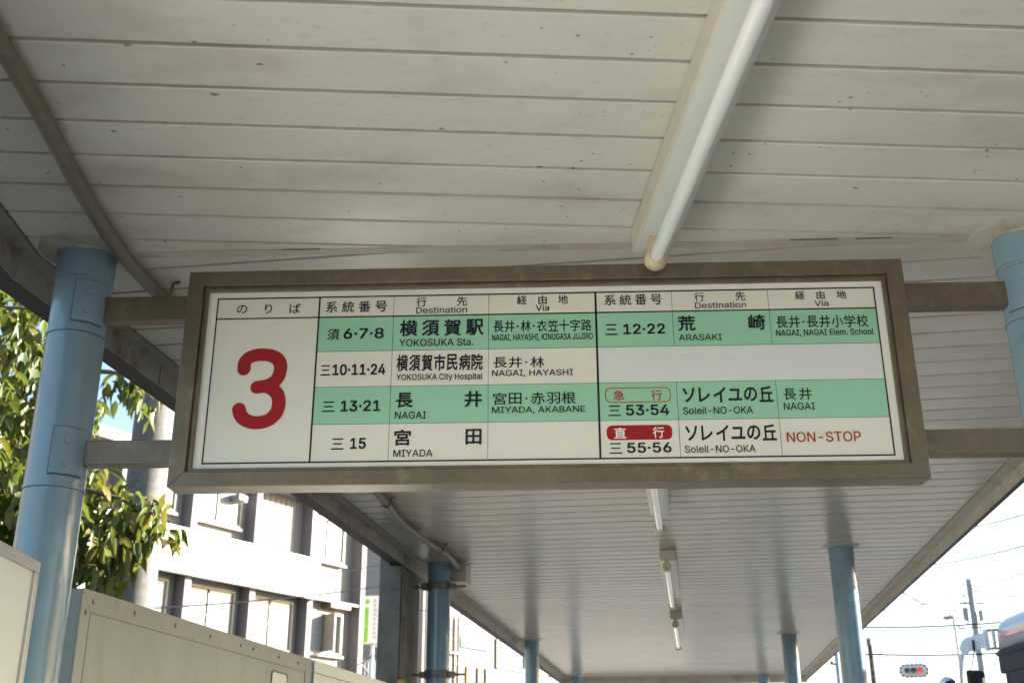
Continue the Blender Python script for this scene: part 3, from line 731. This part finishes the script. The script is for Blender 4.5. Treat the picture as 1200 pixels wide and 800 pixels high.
def leaf_mesh(fold, curl, w_):
    vs_ = []; n = 6
    for i in range(n+1):
        t = i/n; half = w_*math.sin(math.pi*min(1, t*1.02)**.85)*(1-.25*t) if 0 < i < n else 0
        x = t; z = -curl*t*t
        vs_ += [(x, 0, z), (x, half, z+half*fold), (x, -half, z+half*fold)]
    fs = []
    for i in range(n):
        a, b = i*3, (i+1)*3
        if i == 0: fs += [(a, b, b+1), (a, b+2, b)]
        elif i == n-1: fs += [(a, b, a+1), (a, a+2, b)]
        else: fs += [(a, b, b+1, a+1), (a, a+2, b+2, b)]
    return vs_, fs
variants = []
for i, (fo, cu_, w_) in enumerate([(.35, .25, .21), (.6, .4, .2), (.15, .15, .23), (.9, .5, .19)]):
    for mk in ('leaf', 'leafy'):
        v, f = leaf_mesh(fo, cu_, w_); me = bpy.data.meshes.new('leaf'); me.from_pydata(v, [], f); me.materials.append(M[mk])
        for p_ in me.polygons: p_.use_smooth = True
        variants.append((me, v, f, mk))
rng = random.Random(3)
spots = []
def scatter(c, r, n_, hollow=.0, yel=.3):
    k = 0
    while k < n_:
        q = Vector([rng.uniform(-1, 1) for _ in range(3)])
        if q.length > 1 or q.length < hollow: continue
        # sprigs: several leaves from one twig node
        base = Vector((c[0]+q.x*r[0], c[1]+q.y*r[1], c[2]+q.z*r[2])); az = rng.uniform(0, 6.28)
        for j in range(rng.randint(3, 6)):
            a = az+rng.uniform(-1.3, 1.3); dn = rng.uniform(.15, 1.35)
            d_ = Vector((math.cos(a)*math.cos(dn), math.sin(a)*math.cos(dn), -math.sin(dn)))
            spots.append((base+Vector([rng.uniform(-.06, .06) for _ in range(3)]), d_, rng.uniform(.085, .165), rng.uniform(-.7, .7), rng.random() < yel)); k += 1
scatter((-3.37, 6.7, 3.62), (.80, .85, 1.0), 3600, .0, .2)
scatter((-3.0, 6.6, 3.0), (.5, .5, .5), 700, 0, .3)
scatter((-4.1, 5.6, 3.7), (1.0, 1.0, 1.0), 1800, 0, .2)
scatter((-2.58, 6.6, 2.95), (.38, .42, .42), 760, 0, .35)
scatter((-2.22, 6.65, 3.03), (.20, .22, .19), 130, 0, .55)
scatter((-2.36, 6.58, 3.84), (.17, .14, .07), 34, 0, .25)
scatter((-2.22, 6.6, 3.78), (.08, .12, .05), 16, 0, .25)
scatter((-4.5, 6.9, 4.4), (1.3, 1.2, 1.2), 2200, 0, .25)
def vis(p_):       # how near the camera's view a leaf lies, to choose the ones built singly
    v = p_-CAM; z = v.dot(fw); x = abs(v.dot(r2)/z); return z + (10 if x > .47 else 0) + (10 if abs(v.dot(u2)/z) > .33 else 0) - (1.0 if -2.75 < p_.x else 0)
spots.sort(key=lambda s_: vis(s_[0]))
fol = {'leaf': MB(), 'leafy': MB()}
for i, (p_, d_, L_, tw, yel) in enumerate(spots):
    x = d_.normalized(); y = Z.cross(x).normalized(); z = x.cross(y); R_ = Matrix((x, y, z)).transposed()
    R_ = R_ @ Matrix.Rotation(tw, 3, 'X')
    me, v, f, mk = variants[rng.randrange(4)*2+(1 if yel else 0)]
    if i < 290:
        o = bpy.data.objects.new('leaf', me); col.objects.link(o); o.parent = tree
        o.matrix_local = Matrix.Translation(p_-wloc(tree)) @ (R_.to_4x4()) @ Matrix.Scale(L_, 4)
    else:
        fol[mk].add([p_+R_ @ (Vector(q)*L_) for q in v], f, True)
for mk in fol: tag(fol[mk].build('foliage', mk, tree), kind='stuff')

# ================================================================== CONCRETE UTILITY POLE
cp = Vector((-3.46, 10.44, 0))
up_ = thing('utility_pole', 'thick round concrete utility pole between the tree and the sign frame', 'utility pole', (cp.x, cp.y, -.15))
MB().cyl(cp, .215, -.16, 9.5, 40, .155).build('shaft', 'pole', up_)
for i, z in enumerate([2.34, 2.79, 3.24, 3.69, 4.16, 4.61, 5.06, 5.5]):
    a = rad(205 if i % 2 == 0 else 25) ; dv = Vector((math.sin(a+rad(35)), math.cos(a+rad(35)), 0)) if i % 2 == 0 else Vector((.75, .66, 0))
    if z in (3.24,): dv = Vector((-.55, -.83, 0))
    r_ = .2
    MB().tube([cp+dv*(r_-.02)+Z*z, cp+dv*(r_+.10)+Z*z], .013, 8).build('step_bolt', 'rust', up_)
MB().cyl(cp, .19, 5.2, 5.28, 32).build('pole_band', 'steel', up_)

# ================================================================== BUILDING ACROSS THE ROAD
bd = thing('office_building', 'sunlit cream office building with projecting pillars and a long white signboard band', 'building', BB(-3, -3, -.15))
SP = [-9.05-1.78*k for k in range(9, 0, -1)]+[-9.05, -7.27, -5.49, -3.71, -1.93, -.17, 1.61, 3.42]
E1_ = 3.75; TOP = 7.42
MB().box(BB, -25.3, E1_-.02, -9, -.30, -.16, TOP).build('wall', 'wall', bd)
MB().box(BB, -25.4, E1_+.05, -9.1, .06, TOP+.001, TOP+.22).build('parapet', 'pillar', bd)
for s_ in SP: MB().box(BB, s_, s_+.16, -.299, 0, -.16, TOP-.001).build('pillar', 'pillar', bd)
MB().box(BB, -6.0, 1.79, .002, .14, 5.27, 6.13).build('signboard_band', 'band', bd)
sf = MB().box(BB, -25.0, 3.41, -.298, -.02, 5.30, 5.36).build('soffit', 'pillar', bd)
def bwindow(s0, s1, z0, z1, open_=False, tint=('pane', 'pane')):
    wf = MB(); t_ = .05
    for a in ((s0, s1, z1-t_, z1), (s0, s1, z0, z0+t_)): wf.box(BB, a[0], a[1], -.299, -.21, a[2], a[3])
    for a in ((s0, s0+t_), (s1-t_, s1)): wf.box(BB, a[0], a[1], -.299, -.21, z0+t_+.001, z1-t_-.001)
    o = wf.build('window', 'winframe', bd); mid = (s0+s1)/2
    MB().box(BB, s0+t_, mid-.02, -.285, -.262, z0+t_, z1-t_).build('pane', tint[0], o)
    if not open_: MB().box(BB, mid+.02, s1-t_, -.270, -.250, z0+t_, z1-t_).build('pane', tint[1], o)
    MB().box(BB, mid-.02, mid+.02, -.29, -.235, z0+t_, z1-t_).build('mullion', 'mull', o)
    if z1-z0 > .9: MB().box(BB, s0+t_+.001, mid-.021, -.261, -.250, (z0+z1)/2-.015, (z0+z1)/2+.015).build('transom', 'winframe', o)
    MB().box(BB, s0-.04, s1+.04, -.299, -.17, z0-.05, z0-.001).build('sill', 'winframe', o)
    return o
SP = SP[9:]
for i in range(1, 7):
    a = SP[i]+.16
    if i < 6: bwindow(a+.04, a+1.42, 4.12, 5.19)
    if i in (1, 3, 4): bwindow(a+.1, a+1.40, 6.46, 7.25, tint=('panedk', 'pane') if i == 4 else ('pane', 'pane'))
o = bwindow(SP[6]+.22, SP[6]+1.48, 4.2, 5.12, True)
MB().box(BB, SP[6]+.9, SP[6]+1.42, -.296, -.29, 4.26, 5.06).build('open_gap', 'panedk', o)
MB().box(BB, SP[6]+1.08, SP[6]+1.2, -.288, -.28, 4.26, 5.06).build('curtain_strip', 'white', o)
v_ = [BB(SP[6]+.86, -.25, 4.25), BB(SP[6]+.80, .12, 4.25), BB(SP[6]+.80, .12, 5.06), BB(SP[6]+.86, -.25, 5.06)]
MB().add(v_+[p_+FB.D*.03 for p_ in v_], [(0, 1, 2, 3), (7, 6, 5, 4)]+[(i, 4+i, 4+(i+1) % 4, (i+1) % 4) for i in range(4)]).build('open_sash', 'winframe', o)
bwindow(SP[6]+.22, SP[6]+1.42, 6.22, 7.2)
MB().box(BB, SP[6]+.8, SP[6]+1.48, -.298, .0, 5.2, 5.28).build('window_hood', 'mull', bd)
ribs = MB()
for k in range(9): ribs.box(BB, SP[5]+.2+k*.17, SP[5]+.225+k*.17, -.2995, -.285, 6.14, TOP-.02)
ribs.build('siding_ribs', 'wall', bd)
hb = MB().box(BB, -.72, -.52, -.298, .02, 6.98, 7.12).build('vent_hood', 'steel', bd, bevel=.02)
MB().box(BB, -.519, -.44, -.25, -.02, 6.99, 7.11).build('vent_grille', 'white', hb)
for z in (.9, 3.1): pass
for i in range(1, 7): bwindow(SP[i]+.3, SP[i]+1.4, 1.0, 2.3)

# narrow building seen in the gap
b3 = thing('pale_building', 'pale bluish building glimpsed past the corner of the office building', 'building', (-6.5, 40, -.15))
F0 = frame(rad(10), Vector((-5.6, 37.5, 0)))
MB().box(F0, -6, 1.1, 0, 10, -.16, 8.9).build('wall', 'bldg3', b3)
for u in (.25, .62): MB().tube([F0(u, -.08, 5.0), F0(u, -.08, 8.8)], .05, 8).build('drain_pipe', 'steel', b3)
o = MB().box(F0, -.65, -.5, -.05, -.001, 6.7, 8.2).build('window', 'winframe', b3)
MB().box(F0, -.6, -.52, -.06, -.051, 6.75, 8.15).build('pane', 'mull', o)

# green sign
F1 = frame(rad(10), Vector((-3.85, 29.7, 0)))
gs = thing('vertical_sign', 'white upright box sign with a lime green stripe past the office corner', 'sign', F1(.2, 0, 4.86))
MB().box(F1, 0, .46, 0, .30, 4.87, 6.07).build('sign_box', 'band', gs, bevel=.01)
MB().box(F1, .03, .14, -.006, -.001, 4.9, 5.78).build('green_stripe', 'sgreen', gs)
MB().disc(F1(.09, -.001, 5.92), -F1.D, .065, .006, 20).build('green_dot', 'sgreen', gs)
mb = MB(); rr_ = random.Random(5)
for k in range(9):
    z = 4.98+k*.115
    for j in range(3): mb.box(F1, .25+rr_.uniform(0, .02), .36+rr_.uniform(-.03, .02), -.005, -.001, z+j*.03, z+j*.03+.014)
    mb.box(F1, .295, .31, -.006, -.001, z, z+.08)
mb.build('faint_lettering', 'stext', gs)
MB().box(F1, .06, .10, -.008, -.006, 5.3, 5.33).build('stripe_mark', 'white', gs)
MB().tube([F1(.23, .15, -.15), F1(.23, .15, 4.87)], .05, 10).build('support_post', 'rail', gs)
# stairs railing
st = thing('stair_railing', 'galvanised stair railing with thin upright bars under the green sign', 'railing', F1(.2, .6, -.15))
MB().tube([F1(-.5, .55, 5.05), F1(.22, .55, 4.86), F1(.62, .55, 4.52)], .022, 8).build('top_rail', 'rail', st)
MB().tube([F1(-.5, .55, 4.52), F1(.62, .55, 4.46)], .02, 8).build('middle_rail', 'rail', st)
MB().tube([F1(-.2, .55, 4.45), F1(.62, .55, 3.6)], .02, 8).build('stair_rail', 'rail', st)
for k in range(10):
    u = -.25+k*.09; MB().tube([F1(u, .55, 3.2), F1(u, .55, 4.50)], .010, 6).build('baluster', 'rail', st)
MB().box(F1, -.6, .7, .7, 2.2, -.16, 3.9).build('stair_wall', 'cabinet', st)

# second building with shop signs
b2 = thing('shop_building', 'sunlit cream shop building with a sky blue sign seen between the blue posts', 'building', CC(1, -3, -.15))
MB().box(CC, -2.75, 16, -7, -.02, -.16, 9.5).build('wall', 'bldg2', b2)
MB().box(CC, -.96, .62, -.019, .06, 5.17, 5.46).build('blue_sign', 'sblue', b2)
mb = MB()
for k in range(5): mb.box(CC, -.7+k*.24, -.58+k*.24, .061, .068, 5.24, 5.38)
mb.build('blue_sign_marks', 'white', b2)
MB().box(CC, -.99, .56, -.019, .05, 4.80, 5.07).build('white_sign', 'band', b2)
for s_ in (-1.02, -.60, -.02, .42): MB().box(CC, s_, s_+.05, -.019, .04, 2.5, 4.66).build('door_post', 'mull' if s_ != -.60 else 'yellow', b2)
mb = MB()
for k in range(6): mb.box(CC, -.35, -.18, -.019, .0, 4.5-k*.22, 4.62-k*.22)
mb.build('door_lettering', 'sblue', b2)
for s_ in (-2.5, -1.35, -1.15): MB().tube([CC(s_, .08, 0), CC(s_, .08, 5.95 if s_ > -2 else 9)], .035, 8).build('drain_pipe', 'mull', b2)
MB().tube([CC(-1.45, .08, 4.95), CC(-1.0, .08, 4.95)], .03, 6).build('pipe_arm', 'rail', b2)
for k in range(7):
    s0 = 1.0+k*2.1
    o = MB()
    for a in ((s0, s0+1.7, 5.5, 5.58), (s0, s0+1.7, 4.72, 4.80)): o.box(CC, a[0], a[1], -.019, .05, a[2], a[3])
    for a in (s0, s0+1.62): o.box(CC, a, a+.08, -.019, .05, 4.801, 5.499)
    o = o.build('window', 'winframe', b2)
    MB().box(CC, s0+.08, s0+1.62, -.018, .0, 4.8, 5.13).build('pane', 'panedk', o)
    MB().box(CC, s0+.08, s0+1.62, -.018, .01, 5.135, 5.5).build('blind', 'sblue', o)
    MB().box(CC, s0+.82, s0+.87, .0005, .03, 4.8, 5.13).build('mullion', 'mull', o)

# low far buildings seen as slivers under the canopy end
F2 = frame(rad(5), Vector((4, 70, 0)))
b4 = thing('low_building', 'low white building far beyond the end of the canopy', 'building', F2(2, 0, -.15))
MB().box(F2, -4, 9, 0, 8, -.16, 6.3).build('wall', 'bldg2', b4)
MB().box(F2, -4.2, 9.2, -.3, 8, 6.301, 6.6).build('roof', 'pillar', b4)
for k in range(6):
    o = MB().box(F2, -3+k*2, -1.8+k*2, -.04, -.001, 4.4, 5.6).build('window', 'winframe', b4)
    MB().box(F2, -2.9+k*2, -1.9+k*2, -.06, -.041, 4.5, 5.5).build('pane', 'panedk', o)

# ================================================================== BUS
bus0 = Vector((4.79, 11.54, 0)); FU = frame(rad(4), bus0)    # u to the right of its left side, d forward of its front
bus = thing('city_bus', 'silver and white bus with an orange stripe and dark window band at the right edge', 'bus', FU(1.25, -5, -.15))
BW, BL = 2.49, 10.4
def prof(z0, z1, r=.0):
    return [(0, z0), (BW, z0), (BW, z1), (0, z1)]
pr_ = [(0, 2.79), (BW, 2.79)]+[(BW-.18+.18*math.cos(rad(a)), 2.93+.18*math.sin(rad(a))) for a in range(0, 91, 15)]+[(.18-.18*math.sin(rad(a)), 2.93+.18*math.cos(rad(a))) for a in range(0, 91, 15)]
mb = MB(); rings = []
for dd, sc_ in ((0, .93), (-.05, .975), (-.16, 1), (-BL+.1, 1), (-BL, .95)):
    rings.append([FU(BW/2+(a-BW/2)*(1-(1-sc_)*.35), dd, 2.79+(z-2.79)*sc_) for a, z in pr_])
n = len(pr_); vs_ = [q for R_ in rings for q in R_]
mb.add(vs_, [(i*n+k, i*n+(k+1) % n, (i+1)*n+(k+1) % n, (i+1)*n+k) for i in range(4) for k in range(n)], True)
mb.add(rings[0], [tuple(range(n))]); mb.add(rings[-1], [tuple(range(n))]); mb.build('roof', 'busw', bus)
MB().box(FU, .0, BW, -BL, -.012, 2.565, 2.789).build('upper_band', 'busd', bus, bevel=.012)
MB().box(FU, -.012, BW+.012, -BL, 0.0, 2.735, 2.775).build('drip_rail', 'busd', bus, bevel=.006)
MB().box(FU, -.006, .0002, -BL+.3, -.17, 2.885, 2.912).build('orange_stripe', 'buso', bus)
MB().box(FU, .0, BW, -BL, -.01, .2, 1.25).build('lower_body', 'busw', bus, bevel=.02)
MB().box(FU, -.006, .0002, -BL+.3, -.3, .9, 1.0).build('orange_stripe', 'buso', bus)
MB().box(FU, .06, BW-.06, -BL+.05, -.30, 1.2501, 1.27).build('cabin_floor', 'dark', bus)
MB().box(FU, .05, BW-.05, -BL+.01, -BL+.06, 1.271, 2.56).build('rear_wall', 'busd', bus)
MB().box(FU, .06, BW-.06, -BL+.07, -.1, 2.5601, 2.5645).build('cabin_ceiling', 'busw', bus)
for k in range(6):
    for u in (.12, 1.45): MB().box(FU, u, u+.9, -2.2-k*1.2, -2.1-k*1.2, 1.271, 1.68).build('seat', 'dark', bus, bevel=.03)
for k in range(7):
    d1_ = -.16-k*1.46
    for ua, ub in ((.0, .048), (BW-.048, BW)):
        MB().box(FU, ua, ub, d1_-.09, d1_, 1.251, 2.564).build('window_pillar', 'busd', bus)
        uw = (ua+ub)/2
        MB().add([FU(uw, d1_-1.367, 1.251), FU(uw, d1_-.093, 1.251), FU(uw, d1_-.093, 2.564), FU(uw, d1_-1.367, 2.564)], [(0, 1, 2, 3)]).build('window', 'glass', bus)
        MB().box(FU, ua+.002, ub-.002, d1_-1.367, d1_-.093, 2.45, 2.563).build('window_top', 'busd', bus)
MB().add([FU(.1, -.05, 1.26), FU(BW-.1, -.05, 1.26), FU(BW-.1, -.05, 2.5), FU(.1, -.05, 2.5)], [(0, 1, 2, 3)]).build('windscreen', 'glass', bus)
for u in (.25, BW-.45): MB().box(FU, u, u+.2, -.0095, .02, .55, .7).build('headlight', 'white', bus)
MB().box(FU, .5, BW-.5, -.011, .01, 2.6, 2.76).build('route_display', 'black', bus)
for dd in (-1.9, -8.0):
    for u in (.02, BW-.3):
        o = MB().tube([FU(u, dd, .35), FU(u+.28, dd, .35)], .5, 24).build('wheel', 'tyre', bus)
        MB().tube([FU(u-.012, dd, .35), FU(u+.292, dd, .35)], .24, 16).build('rim', 'alu', o)
# mirror arm on the front left corner
WW = lambda x, y, z: Vector((x, y, z))
ma = MB(); V_ = [(4.75, 11.57, 2.99, 2.82), (4.66, 11.60, 2.955, 2.815), (4.57, 11.63, 2.935, 2.79), (4.51, 11.65, 2.90, 2.75), (4.475, 11.66, 2.83, 2.68), (4.455, 11.67, 2.72, 2.60), (4.44, 11.68, 2.62, 2.45)]
for (a, b) in zip(V_, V_[1:]):
    t_ = .018
    A = [WW(a[0], a[1], a[2]), WW(b[0], b[1], b[2]), WW(b[0]+(.05 if b[3] < 2.75 else 0), b[1], b[3]), WW(a[0]+(.05 if a[3] < 2.75 else 0), a[1], a[3])]
    if a[3] < 2.70: A = [WW(a[0]-.0, a[1], a[3]+.08), WW(b[0], b[1], b[3]), WW(b[0]+.028, b[1], b[3]), WW(a[0]+.035, a[1], a[3]+.08)]
    ma.add(A+[q+Vector((0, t_, 0)) for q in A], [(0, 1, 2, 3), (7, 6, 5, 4)]+[(i, 4+i, 4+(i+1) % 4, (i+1) % 4) for i in range(4)])
marm = ma.build('mirror_arm', 'mirrorarm', bus)
MB().box(FU, -.022, -.0005, -.05, .03, 2.80, 3.0).build('hinge_plate', 'sigbody', marm, bevel=.006)
MB().box(frame(0, Vector((4.70, 11.56, 0))), 0, .035, -.02, .04, 2.79, 3.0).build('arm_bracket', 'mirrorarm', marm)
MB().tube([WW(4.71, 11.56, 2.99), WW(4.83, 11.54, 2.99)], .012, 6).build('arm_hinge', 'black', marm)
MB().tube([WW(4.71, 11.56, 2.81), WW(4.83, 11.54, 2.81)], .012, 6).build('arm_hinge', 'black', marm)
MB().tube([WW(4.60, 11.60, 2.90), WW(4.595, 11.60, 2.78)], .013, 8).build('arm_clamp', 'black', marm)
MB().tube([WW(4.595, 11.60, 2.79), WW(4.545, 11.62, 2.60)], .009, 6).build('mirror_rod', 'rail', marm)
mm_ = MB().box(frame(rad(-8), Vector((4.48, 11.60, 0))), 0.02, .21, -.0, .05, 2.25, 2.615).build('mirror_head', 'black', marm, bevel=.02)
MB().box(frame(rad(-8), Vector((4.48, 11.60, 0))), .035, .195, -.006, -.0005, 2.27, 2.60).build('mirror_glass', 'mirror', mm_)
mr = thing('round_mirror', 'small round grey mirror at the bottom left of the bus mirror arm', 'mirror', (4.34, 11.72, 2.2))
rg = MB(); c_ = Vector((4.34, 11.72, 2.47))
rg.tube([c_+Vector((0, .05, 0)), c_+Vector((0, .03, 0)), c_, c_+Vector((0, -.012, 0))], [.05, .088, .094, .08], 28); rg.build('mirror_shell', 'mirrorarm', mr)
MB().tube([c_+Vector((0, -.0125, 0)), c_+Vector((0, -.02, 0))], [.082, .05], 28).build('mirror_glass', 'mirror', mr)
MB().tube([c_+Vector((0, .03, 0)), Vector((4.44, 11.7, 2.3)), Vector((4.6, 11.6, 1.4)), Vector((4.8, 11.52, 1.2))], .012, 8).build('mirror_stem', 'rail', mr)

# ================================================================== TRAFFIC SIGNAL
sg = thing('traffic_signal', 'horizontal traffic signal with a striped backboard and its red light lit', 'traffic light', (12.95, 37.84, 4.88))
F3 = frame(math.atan2(12.95, 37.84), Vector((12.95, 37.84, 0)))
o_ = rrect(-.46, 4.66, .46, 5.10, .21, 8); n = len(o_); mb = MB()
mb.add([F3(a, 0, b) for a, b in o_]+[F3(a, .03, b) for a, b in o_], [tuple(range(n)), tuple(range(n, 2*n))]+[(k, (k+1) % n, n+(k+1) % n, n+k) for k in range(n)]); mb.build('backboard', 'sigwhite', sg)
def per(pts, m_):
    L_ = [0]
    for i in range(len(pts)): L_.append(L_[-1]+math.dist(pts[i], pts[(i+1) % len(pts)]))
    out = []
    for k in range(m_):
        t_ = L_[-1]*k/m_; i = max(j for j in range(len(pts)) if L_[j] <= t_); f_ = (t_-L_[i])/(L_[i+1]-L_[i])
        out.append((lerp(pts[i][0], pts[(i+1) % len(pts)][0], f_), lerp(pts[i][1], pts[(i+1) % len(pts)][1], f_)))
    return out
po, pi_ = per(o_, 32), per([((a)*.84, 4.88+(b-4.88)*.70) for a, b in o_], 32)
for k in range(0, 32, 2): MB().add([F3(po[k][0], -.008, po[k][1]), F3(po[k+1][0], -.008, po[k+1][1]), F3(pi_[k+1][0], -.008, pi_[k+1][1]), F3(pi_[k][0], -.008, pi_[k][1])], [(0, 1, 2, 3)]).build('black_stripe', 'black', sg)
mb = MB(); i2 = rrect(-.30, 4.785, .30, 4.975, .09, 6); n2 = len(i2)
mb.add([F3(a, -.12, b) for a, b in i2]+[F3(a, -.009, b) for a, b in i2], [tuple(range(n2))]+[(k, (k+1) % n2, n2+(k+1) % n2, n2+k) for k in range(n2)]); mb.build('signal_body', 'sigbody', sg)
for k, mm in enumerate(('lensoff', 'lensoff', 'lensred')):
    u = -.21+k*.20; MB().disc(F3(u, -.122, 4.87), -F3.D, .068, .01, 20).build('lens', mm, sg)
    v = MB(); pts = []
    for a in range(0, 181, 20):
        for rr, dd in ((.078, -.12), (.078, -.30)): pts.append(F3(u+rr*math.cos(rad(a)), dd, 4.87+rr*math.sin(rad(a))))
    v.add(pts, [(2*i, 2*i+1, 2*i+3, 2*i+2) for i in range(9)], True).build('visor', 'black', sg)
MB().tube([F3(-.4, .06, 4.88), F3(-1.25, .06, 4.90)], .018, 6).build('support_arm', 'rail', sg)

# ================================================================== POLES, LAMP, WIRES
def pole(name, lab, p_, top, r_, m, grp=None):
    t = thing(name, lab, 'utility pole', (p_[0], p_[1], -.15)); MB().cyl(Vector((p_[0], p_[1], 0)), r_, -.16, top, 16, r_*.7).build('shaft', m, t); return t
t = pole('utility_pole', 'tall grey utility pole with a transformer behind the bus mirror arm', (16.72, 41.78), 8.45, .15, 'greypole')
MB().box(frame(rad(22), Vector((16.72, 41.78, 0))), -.36, -.17, -.2, .2, 7.0, 7.42).build('transformer', 'greypole', t, bevel=.03)
MB().box(frame(rad(22), Vector((16.72, 41.78, 0))), .17, .32, -.2, .2, 6.95, 7.3).build('transformer', 'greypole', t, bevel=.03)
MB().tube([(16.2, 41.6, 7.55), (17.2, 41.9, 7.6)], .035, 6).build('crossarm', 'steel', t)
for k in range(7): MB().tube([(16.52, 41.74, 8.25-k*.22), (16.40, 41.71, 8.27-k*.22)], .03, 6).build('insulator', 'greypole', t)
t = pole('utility_pole', 'short dark wooden pole left of the traffic signal', (11.74, 38.24), 5.85, .11, 'woodpole')
MB().box(frame(rad(17), Vector((11.74, 38.24, 0))), -.10, .06, -.1, .1, 5.7, 5.95).build('pole_cap', 'steel', t, bevel=.02)
MB().tube([(11.4, 38.3, 5.43), (12.1, 38.15, 5.43)], .03, 6).build('crossarm', 'steel', t)
for k in range(5): MB().tube([(11.66, 38.1, 5.2-k*.24), (11.95, 38.2, 5.2-k*.24)], .012, 6).build('step_bolt', 'steel', t)
sl = thing('street_lamp', 'thin street lamp with a small tan head between the signal and grey pole', 'street lamp', (12.5, 32.7, -.15))
MB().cyl(Vector((12.5, 32.7, 0)), .045, -.16, 5.9, 10, .028).build('shaft', 'greypole', sl)
MB().box(frame(rad(110), Vector((12.42, 32.72, 0))), -.07, .07, -.19, .10, 5.84, 5.93).build('lamp_head', 'winframe', sl, bevel=.02)
sp = thing('speaker_pole', 'slim blue grey pole with a small fitting glimpsed behind the sunlit post', 'pole', (6.46, 23.12, -.15))
MB().cyl(Vector((6.42, 23.14, 0)), .045, 3.3, 4.25, 10).build('shaft', 'blue', sp)
MB().cyl(Vector((6.46, 23.12, 0)), .03, -.16, 3.31, 10).build('lower_shaft', 'greypole', sp)
MB().tube([Vector((6.36, 23.1, 3.75)), Vector((6.28, 23.05, 3.75))], .04, 8).build('fitting', 'black', sp)
WIRES = [((10.41, 34.46, 5.82), (14.58, 32.91, 5.81), .016, 'dark upper wire crossing the sky right of the canopy'),
 ((10.4, 34.47, 5.74), (14.57, 32.92, 5.72), .011, 'thin wire just under the dark upper wire'),
 ((11.55, 38.3, 5.43), (16.07, 36.63, 5.32), .018, 'lower dark wire above the traffic signal'),
 ((16.2, 47.3, 8.73), (17.7, 40.28, 5.89), .011, 'faint wire slanting down to the right beside the grey pole'),
 ((13.35, 41.93, 7.31), (16.71, 41.78, 7.93), .011, 'faint wire rising from the left to the grey pole top'),
 ((16.76, 41.76, 8.08), (12.23, 27.4, 5.65), .010, 'faint wire from the grey pole out over the bus roof'),
 ((10.66, 28.04, 7.39), (9.17, 20.0, 6.01), .008, 'highest faint wire in the white sky'),
 ((9.79, 28.36, 6.53), (9.09, 20.03, 5.45), .008, 'second highest faint wire in the white sky'),
 ((15.62, 47.5, 9.26), (18.98, 46.26, 6.59), .011, 'faint wire slanting down behind the street lamp'),
 ((12.65, 42.14, 6.13), (17.98, 44.5, 6.72), .010, 'thin wire behind the street lamp pole'),
 ((16.75, 41.77, 8.2), (12.3, 27.36, 6.21), .010, 'upper of the faint wires leaving the grey pole to the right'),
 ((-5.27, 15.11, 3.68), (-2.14, 21.9, 5.12), .008, 'thin wire crossing in front of the lower office windows'),
 ((-3.58, 17.64, 4.57), (-2.35, 23.88, 5.92), .006, 'thin wire crossing in front of the office corner'),
 ((-2.85, 17.77, 2.98), (-2.3, 23.89, 4.38), .006, 'low thin wire slanting across the open office window'),
 ((-2.23, 29.92, 5.7), (-0.02, 34.0, 6.16), .008, 'thin wire in front of the cream shop building')]
for a, b, r_, lab in WIRES:
    a, b = Vector(a), Vector(b); d_ = b-a; a2, b2_ = a-d_*.12, b+d_*.12
    pts = [lerp(a2, b2_, i/10)-Z*(.10*(1-(2*i/10-1)**2)-.05) for i in range(11)]
    tag(MB().tube([p_ for p_ in pts], r_*1.7, 5).build('overhead_wire', 'wire', origin=a2), lab, 'wire', 'overhead wires')
